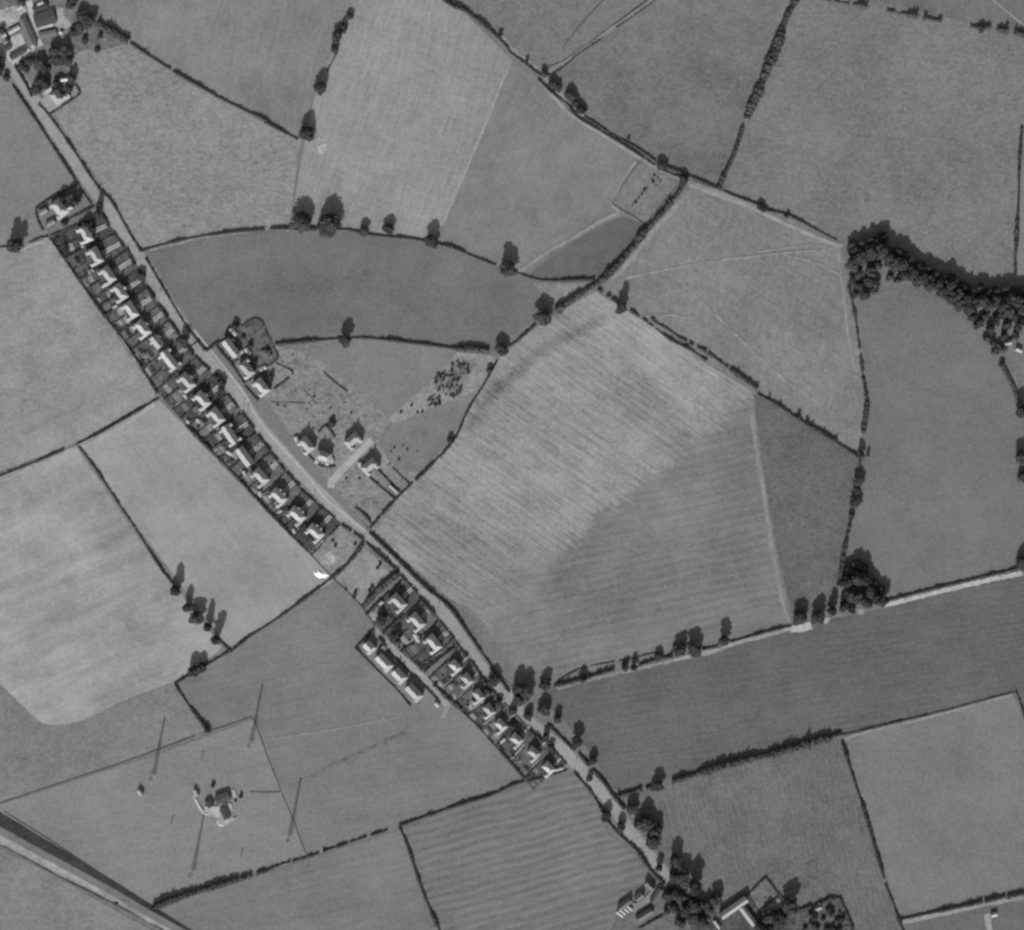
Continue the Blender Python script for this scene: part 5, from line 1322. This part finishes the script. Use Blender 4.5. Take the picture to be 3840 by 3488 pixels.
# farm at the bottom
FG = 'farm buildings at the bottom edge'
for q, (x, y) in enumerate([(655, 1690), (675, 1672), (700, 1655), (725, 1640)]):
    barn('F', x, y, 5.6, 1.9, .78, .62, 2.2, P40, ROOF, '%s of four narrow bright-roofed sties side by side at the farm' % ['outermost', 'second', 'third', 'innermost'][q], FG, 'sty', 'sty', BRICK)
barn('F', 690, 1615, 10.5, 4.0, .8, -.6, 3.4, P40, ROOFD, 'dark-roofed cow shed behind the four sties', FG, 'barn', 'barn', BRICK, 2)
barn('F', 800, 1560, 6.0, 4.6, .8, -.6, 3.2, P40, ROOFD, 'small dark-roofed barn between cow shed and road', FG, 'barn', 'barn', BRICK)
barn('F', 880, 1475, 7.0, 4.6, .7, .7, 3.4, P40, ROOFD, 'dark-roofed barn end-on to the road at the farm', FG, 'barn', 'barn', BRICK)
barn('F', 930, 1555, 12.0, 4.4, .55, -.8, 3.4, P40, ROOFD, 'long dark barn along the lower side of the yard', FG, 'barn', 'barn', TIMBER, 2)
barn('F', 840, 1695, 13.0, 5.0, .82, -.5, 3.6, P40, ROOFD, 'broad dark barn at the corner of the farmyard', FG, 'barn', 'barn', TIMBER, 2)
sheet('garden', WL('C 290,300 350,220 415,245 510,190 580,215 610,290 650,380 690,490 620,540 560,580 640,600 650,700 600,760 540,700 460,590 380,470'), field_mat('new gardens', 98, .06, .16, .10, blot=.22, seed=9), label='dark mottled back gardens of the new houses')
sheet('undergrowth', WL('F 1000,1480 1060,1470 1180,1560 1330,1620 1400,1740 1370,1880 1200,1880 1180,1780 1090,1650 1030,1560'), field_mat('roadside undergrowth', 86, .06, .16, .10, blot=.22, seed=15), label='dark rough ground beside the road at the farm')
sheet('yard', WL('F 1395,1745 1470,1650 1590,1530 1635,1560 1690,1660 1720,1695 1860,1690 1890,1650 2020,1665 2060,1880 1370,1880'), field_mat('farm ground shade', 82, .06, .16, .10, blot=.2, seed=12), label='ground round the farmhouse with shadow painted into its colour')  # dark tone paints the shadows about the farmhouse into the ground
sheet('yard', WL('F 720,1600 800,1600 960,1460 990,1500 870,1620 760,1680'), field_mat('farm yard', 138, .04, .08, .05), label='grey yard between the farm sheds by the road')
barn('F', 1512, 1640, 23.0, 5.0, .82, -.57, 4.8, P40, ROOFP, 'long farmhouse range with one bright slope at the bottom edge', FG, 'farmhouse', 'farmhouse', BRICK, 3)
barn('F', 1620, 1702, 16.0, 4.4, .6, .8, 4.2, P40, ROOFP, 'farmhouse wing with bright slope running to the bottom edge', FG, 'farmhouse', 'farmhouse', BRICK, 2)
barn('F', 1598, 1582, 3.4, 2.6, .82, -.57, 2.6, P25, ROOF, 'small bright shed at the end of the farmhouse range', FG)
barn('F', 1388, 1770, 7.0, 2.2, .6, .8, 2.4, P35, ROOF, 'bright narrow shed beside the road at the bottom edge', FG)
barn('F', 1315, 1735, 2.6, 2.0, .6, .8, 2.2, P25, ROOF, 'tiny white hut beside the road at the bottom edge', FG)
barn('P', 455, 1650, 5.6, 2.2, .93, -.36, 2.0, P35, ROOF, 'bright glasshouse in the orchard garden', FG, 'glasshouse', 'glasshouse', PAINT)
sheet('lawn', WL('F 1715,1665 1740,1640 1840,1580 1870,1590 1875,1625 1840,1660 1780,1690 1740,1692'), field_mat('lawn', 142, .03, .03, .04), label='pale rounded lawn below the kitchen garden')
sheet('garden', WL('F 1635,1540 1755,1420 1850,1550 1705,1655'), field_mat('kitchen garden', 112, .03, .14, .08, blot=.2), label='square kitchen garden at the farm')
sheet('garden', WL('P 310,1665 520,1595 620,1575 720,1830 320,1860 290,1740'), field_mat('orchard floor', 92, .06, .18, .10, blot=.28), label='mottled orchard garden floor')
barn('P', 1785, 1695, 4.0, 3.0, .95, -.3, 2.4, P35, ROOF, 'small bright hut on the pale bottom strip', FG, 'hut', 'hut')
barn('J', 1890, 1085, 5.0, 3.2, .9, -.3, 2.6, P35, ROOFP, 'pale shed at the foot of the wood', FG)
barn('J', 1975, 1135, 4.6, 3.0, .9, .4, 2.6, P35, ROOFP, 'pale shed below the wood by the picture edge', FG)

# ------------------------------------------------------------------ mast station
MG = 'tall lattice masts'
def mast_meshes():
    legs = []
    H = 31.0; b = 1.25; t = .28
    for sx, sy in ((-1, -1), (1, -1), (1, 1), (-1, 1)):
        mb = MB(); mb.bar((sx * b, sy * b, -.2), (sx * t, sy * t, H), .13, 5, .09); legs.append(mb.mesh('leg', STEEL))
    mb = MB(); n = 14
    for i in range(n):
        z0 = H * i / n; z1 = H * (i + 1) / n; w0 = b + (t - b) * i / n; w1 = b + (t - b) * (i + 1) / n
        C0 = [(-w0, -w0, z0), (w0, -w0, z0), (w0, w0, z0), (-w0, w0, z0)]; C1 = [(-w1, -w1, z1), (w1, -w1, z1), (w1, w1, z1), (-w1, w1, z1)]
        for k in range(4):
            mb.bar(C0[k], C1[(k + 1) % 4], .06, 4); mb.bar(C0[(k + 1) % 4], C1[k], .06, 4); mb.bar(C1[k], C1[(k + 1) % 4], .06, 4)
    br = mb.mesh('bracing', STEEL)
    mb = MB(); mb.box(-.7, .7, -.7, .7, H, H + .12); mb.bar((0, 0, H), (0, 0, H + 2.2), .08, 5)
    cap = mb.mesh('mast_head', STEEL)
    mb = MB(); mb.box(-1.7, 1.7, -1.7, 1.7, -.2, .25); ft = mb.mesh('footing', CONC)
    return legs, br, cap, ft
legs, br, cap, ft = mast_meshes()
for t, x, y, lab in (('N', 1160, 652, 'lattice mast nearest the long timber fence'), ('N', 1898, 405, 'lattice mast at the bent corner of the fence'), ('N', 1458, 1375, 'lattice mast nearest the thick bottom hedge'), ('Q', 172, 1115, 'lattice mast beside the straight side fence')):
    p = W(t, x, y); o = empty('mast', p.x, p.y, 0, math.radians(20)); tag(o, 'tall ' + lab + ' casting a thin shadow', 'mast', MG)
    for l in legs: add_mesh('leg', l, o)
    add_mesh('bracing', br, o); add_mesh('mast_head', cap, o); add_mesh('footing', ft, o)
HGp = 'huts of the mast station'
sheet('yard', WL('N 1545,880 1640,880 1740,850 1760,900 1760,960 1800,960 1740,1000 1690,1025 1640,1000 1640,960 1560,945'), field_mat('station yard', 168, .04, .14, .06, blot=.12), label='pale trodden ground round the station huts')
sheet('bare_patch', WL('N 1745,750 1775,760 1800,830 1780,840'), field_mat('station scrape', 176, .03, .1, .05), label='pale wedge of bare soil beside the station huts')
barn('N', 1685, 815, 10.5, 6.5, .9, -.35, 3.2, math.radians(10), SLATE, 'largest dark-roofed hut in the middle of the mast station', HGp, 'hut', 'hut', BRICK, 2)
barn('N', 1705, 930, 8.5, 5.2, .45, .89, 2.8, math.radians(10), SLATE, 'dark hut end-on below the largest station hut', HGp, 'hut', 'hut', BRICK, 1)
barn('N', 1585, 855, 5.6, 4.4, .5, .86, 2.6, math.radians(10), SLATE, 'small dark hut beside the largest station hut', HGp, 'hut', 'hut', BRICK, 1)
barn('N', 1485, 775, 5.0, 2.4, .5, .86, 2.6, P35, ROOFP, 'small pale-sided hut at the end of the earth bank', HGp, 'hut', 'hut')
barn('N', 1065, 772, 4.0, 2.8, .6, .8, 2.6, P40, ROOF, 'lone small hut near the first mast', HGp, 'hut', 'hut')
def bank(spec, w, h, label, mat, name='earth_bank'):
    P = resample(WL(spec), 1.5); N = normals(P); v = []; f = []
    for i, (p, n) in enumerate(zip(P, N)):
        e = min(1.0, min(i, len(P) - 1 - i) / 3.0)
        for k in range(7):
            u = -1 + 2 * k / 6; q = p + n * (u * w / 2 * random.uniform(.9, 1.1))
            v.append((q.x, q.y, (1 - u * u) * h * e * random.uniform(.85, 1.15) if abs(u) < 1 else -.05))
    for i in range(len(P) - 1):
        for k in range(6): f.append((i * 7 + k, i * 7 + k + 1, i * 7 + 8 + k, i * 7 + 7 + k))
    me = mesh_py(name, v, f, mat)
    bm = bmesh.new(); bm.from_mesh(me); bmesh.ops.recalc_face_normals(bm, faces=bm.faces); bm.to_mesh(me); bm.free()
    o = add_mesh(name, me)
    if o.data.polygons[len(o.data.polygons) // 2].normal.z < 0: o.data.flip_normals()
    return tag(o, label, 'bank')
bank('N 1465,790 1490,840 1520,895 1560,935 1610,920', 2.6, 1.3, 'curved pale earth bank round the station huts', SPOIL)
bank('N 1640,985 1670,1015 1720,1010', 3.6, 1.0, 'short pale earth bank below the station huts', SPOIL)
bank('N 1640,880 1690,862 1745,862', 2.2, 1.1, 'pale earth bank between the two larger huts', SPOIL)
for x, y, r in ((1822, 805, 1.9), (1612, 722, 1.9), (1780, 835, 1.4), (1560, 840, 1.2)):
    p = W('N', x, y); bush(p.x, p.y, r, r * 1.6, 'dark bush beside the station huts', 'mast station bushes')
# lime heap
p = W('D', 610, 918)
bm = bmesh.new(); bmesh.ops.create_icosphere(bm, subdivisions=3, radius=1.0)
for vv in bm.verts:
    k = 1 + .14 * math.sin(vv.co.x * 7 + vv.co.y * 5) + random.uniform(-.05, .05)
    vv.co = Vector((vv.co.x * 5.4 * k, vv.co.y * 2.3 * k * (1 - .25 * vv.co.x), max(-.1, vv.co.z * 1.1 * k)))
me = bpy.data.meshes.new('lime_heap'); bm.to_mesh(me); bm.free(); me.materials.append(LIME)
o = add_mesh('lime_heap', me, None, (p.x, p.y, 0)); o.rotation_euler = (0, 0, math.radians(-11))
tag(o, 'brilliant white heap at the field corner behind the vacant plots', 'heap')

# ------------------------------------------------------------------ railway bank
BANKG = field_mat('bank grass', 132, .05, .10, .06, blot=.06)
PALEB = field_mat('bank top ballast', 118, .04, .06, .05)
BLIT = field_mat('bank chalk slope', 122, .08, .14, .06, blot=.08)
def railway():
    mid = WL('N -160,955 20,1058 300,1215 540,1345 800,1490 1000,1608 1200,1725 1420,1850 1700,2000')
    P = resample(mid, 6.0); N = normals(P)
    if N[0].y < 0: N = [-n for n in N]
    n = len(P); v = []; f = []; mi = []
    for i, (p, q) in enumerate(zip(P, N)):
        x = (p.x + 384) / 200.0
        h = max(.9, 6.2 * (1 - max(0, x)) if x > 0 else 6.2)
        top = 2.6
        s1 = h / math.tan(math.radians(37)); s2 = h / math.tan(math.radians(40))
        for off, z in ((-top - s2, -.05), (-top, h), (top, h), (top + s1, -.05)):
            a = p + q * off; v.append((a.x, a.y, z))
    for i in range(n - 1):
        for k in range(3):
            f.append((i * 4 + k, i * 4 + 4 + k, i * 4 + 5 + k, i * 4 + 1 + k)); mi.append((2, 1, 0)[k])
    me = mesh_py('railway_bank', v, f, [BANKG, PALEB, BLIT]); me.polygons.foreach_set('material_index', mi)
    bm = bmesh.new(); bm.from_mesh(me); bmesh.ops.recalc_face_normals(bm, faces=bm.faces); bm.to_mesh(me); bm.free()
    o = add_mesh('railway_bank', me)
    if o.data.polygons[1].normal.z < 0: o.data.flip_normals()
    tag(o, 'grassy embankment with one slope in shadow across the lower corner', None, None, 'structure')
railway()
strip('path', WL('N 20,1145 140,1210 300,1295 480,1395 650,1470 830,1565 1000,1660 1150,1750 1300,1830'), 3.4, field_mat('bank foot path', 150, .06, .14, .06, blot=.06), z=ZL[0] + .05, label='pale track along the sunny foot of the railway bank', jitter=.5, taper=2.4)
p = W('N', 885, 1610); bush(p.x, p.y, 1.7, 2.6, 'single dark bush on the track at the foot of the railway bank', 'railway bushes')

# ------------------------------------------------------------------ telegraph poles
def pole_meshes():
    mb = MB(); mb.bar((0, 0, -.3), (0, 0, 8.6), .17, 7, .12); a = mb.mesh('shaft', POLE)
    mb = MB(); mb.box(-1.0, 1.0, -.07, .07, 7.9, 8.06); mb.box(-.8, .8, -.07, .07, 7.3, 7.46); b = mb.mesh('crossarm', POLE)
    mb = MB()
    for x in (-.9, -.5, .5, .9): mb.bar((x, 0, 8.06), (x, 0, 8.26), .06, 6)
    c = mb.mesh('insulators', PAINT)
    return a, b, c
pa, pb, pc = pole_meshes()
for t, x, y, lab in [('B', 1195, 1085, 'telegraph pole beside the fifth house of the long row'), ('C', 420, 905, 'telegraph pole nearest the road bend by the eleventh house'), ('C', 452, 945, 'second telegraph pole of the close pair by the eleventh house'), ('D', 555, 340, 'telegraph pole in front of the sixteenth house'),
                  ('D', 945, 670, 'telegraph pole at the corner of the waste plot'), ('D', 1355, 1075, 'telegraph pole in front of the middle group of houses'), ('D', 1485, 1235, 'telegraph pole in front of the second house of the middle group'), ('E', 1720, 1600, 'telegraph pole beside the last house of the lower row'),
                  ('N', 1528, 515, 'short pole standing in the mast meadow above the huts'), ('N', 1298, 1005, 'short pole standing in the middle of the mast meadow'), ('N', 1822, 1255, 'short pole standing low in the mast meadow')]:
    p = W(t, x, y); short = t == 'N'
    o = empty('telegraph_pole' if not short else 'pole', p.x, p.y, 0, math.radians(35)); tag(o, lab, 'pole', 'telegraph poles')
    if short: o.scale = (1.6, 1.6, .5)
    add_mesh('shaft', pa, o)
    add_mesh('crossarm', pb, o)
    if not short: add_mesh('insulator', pc, o)
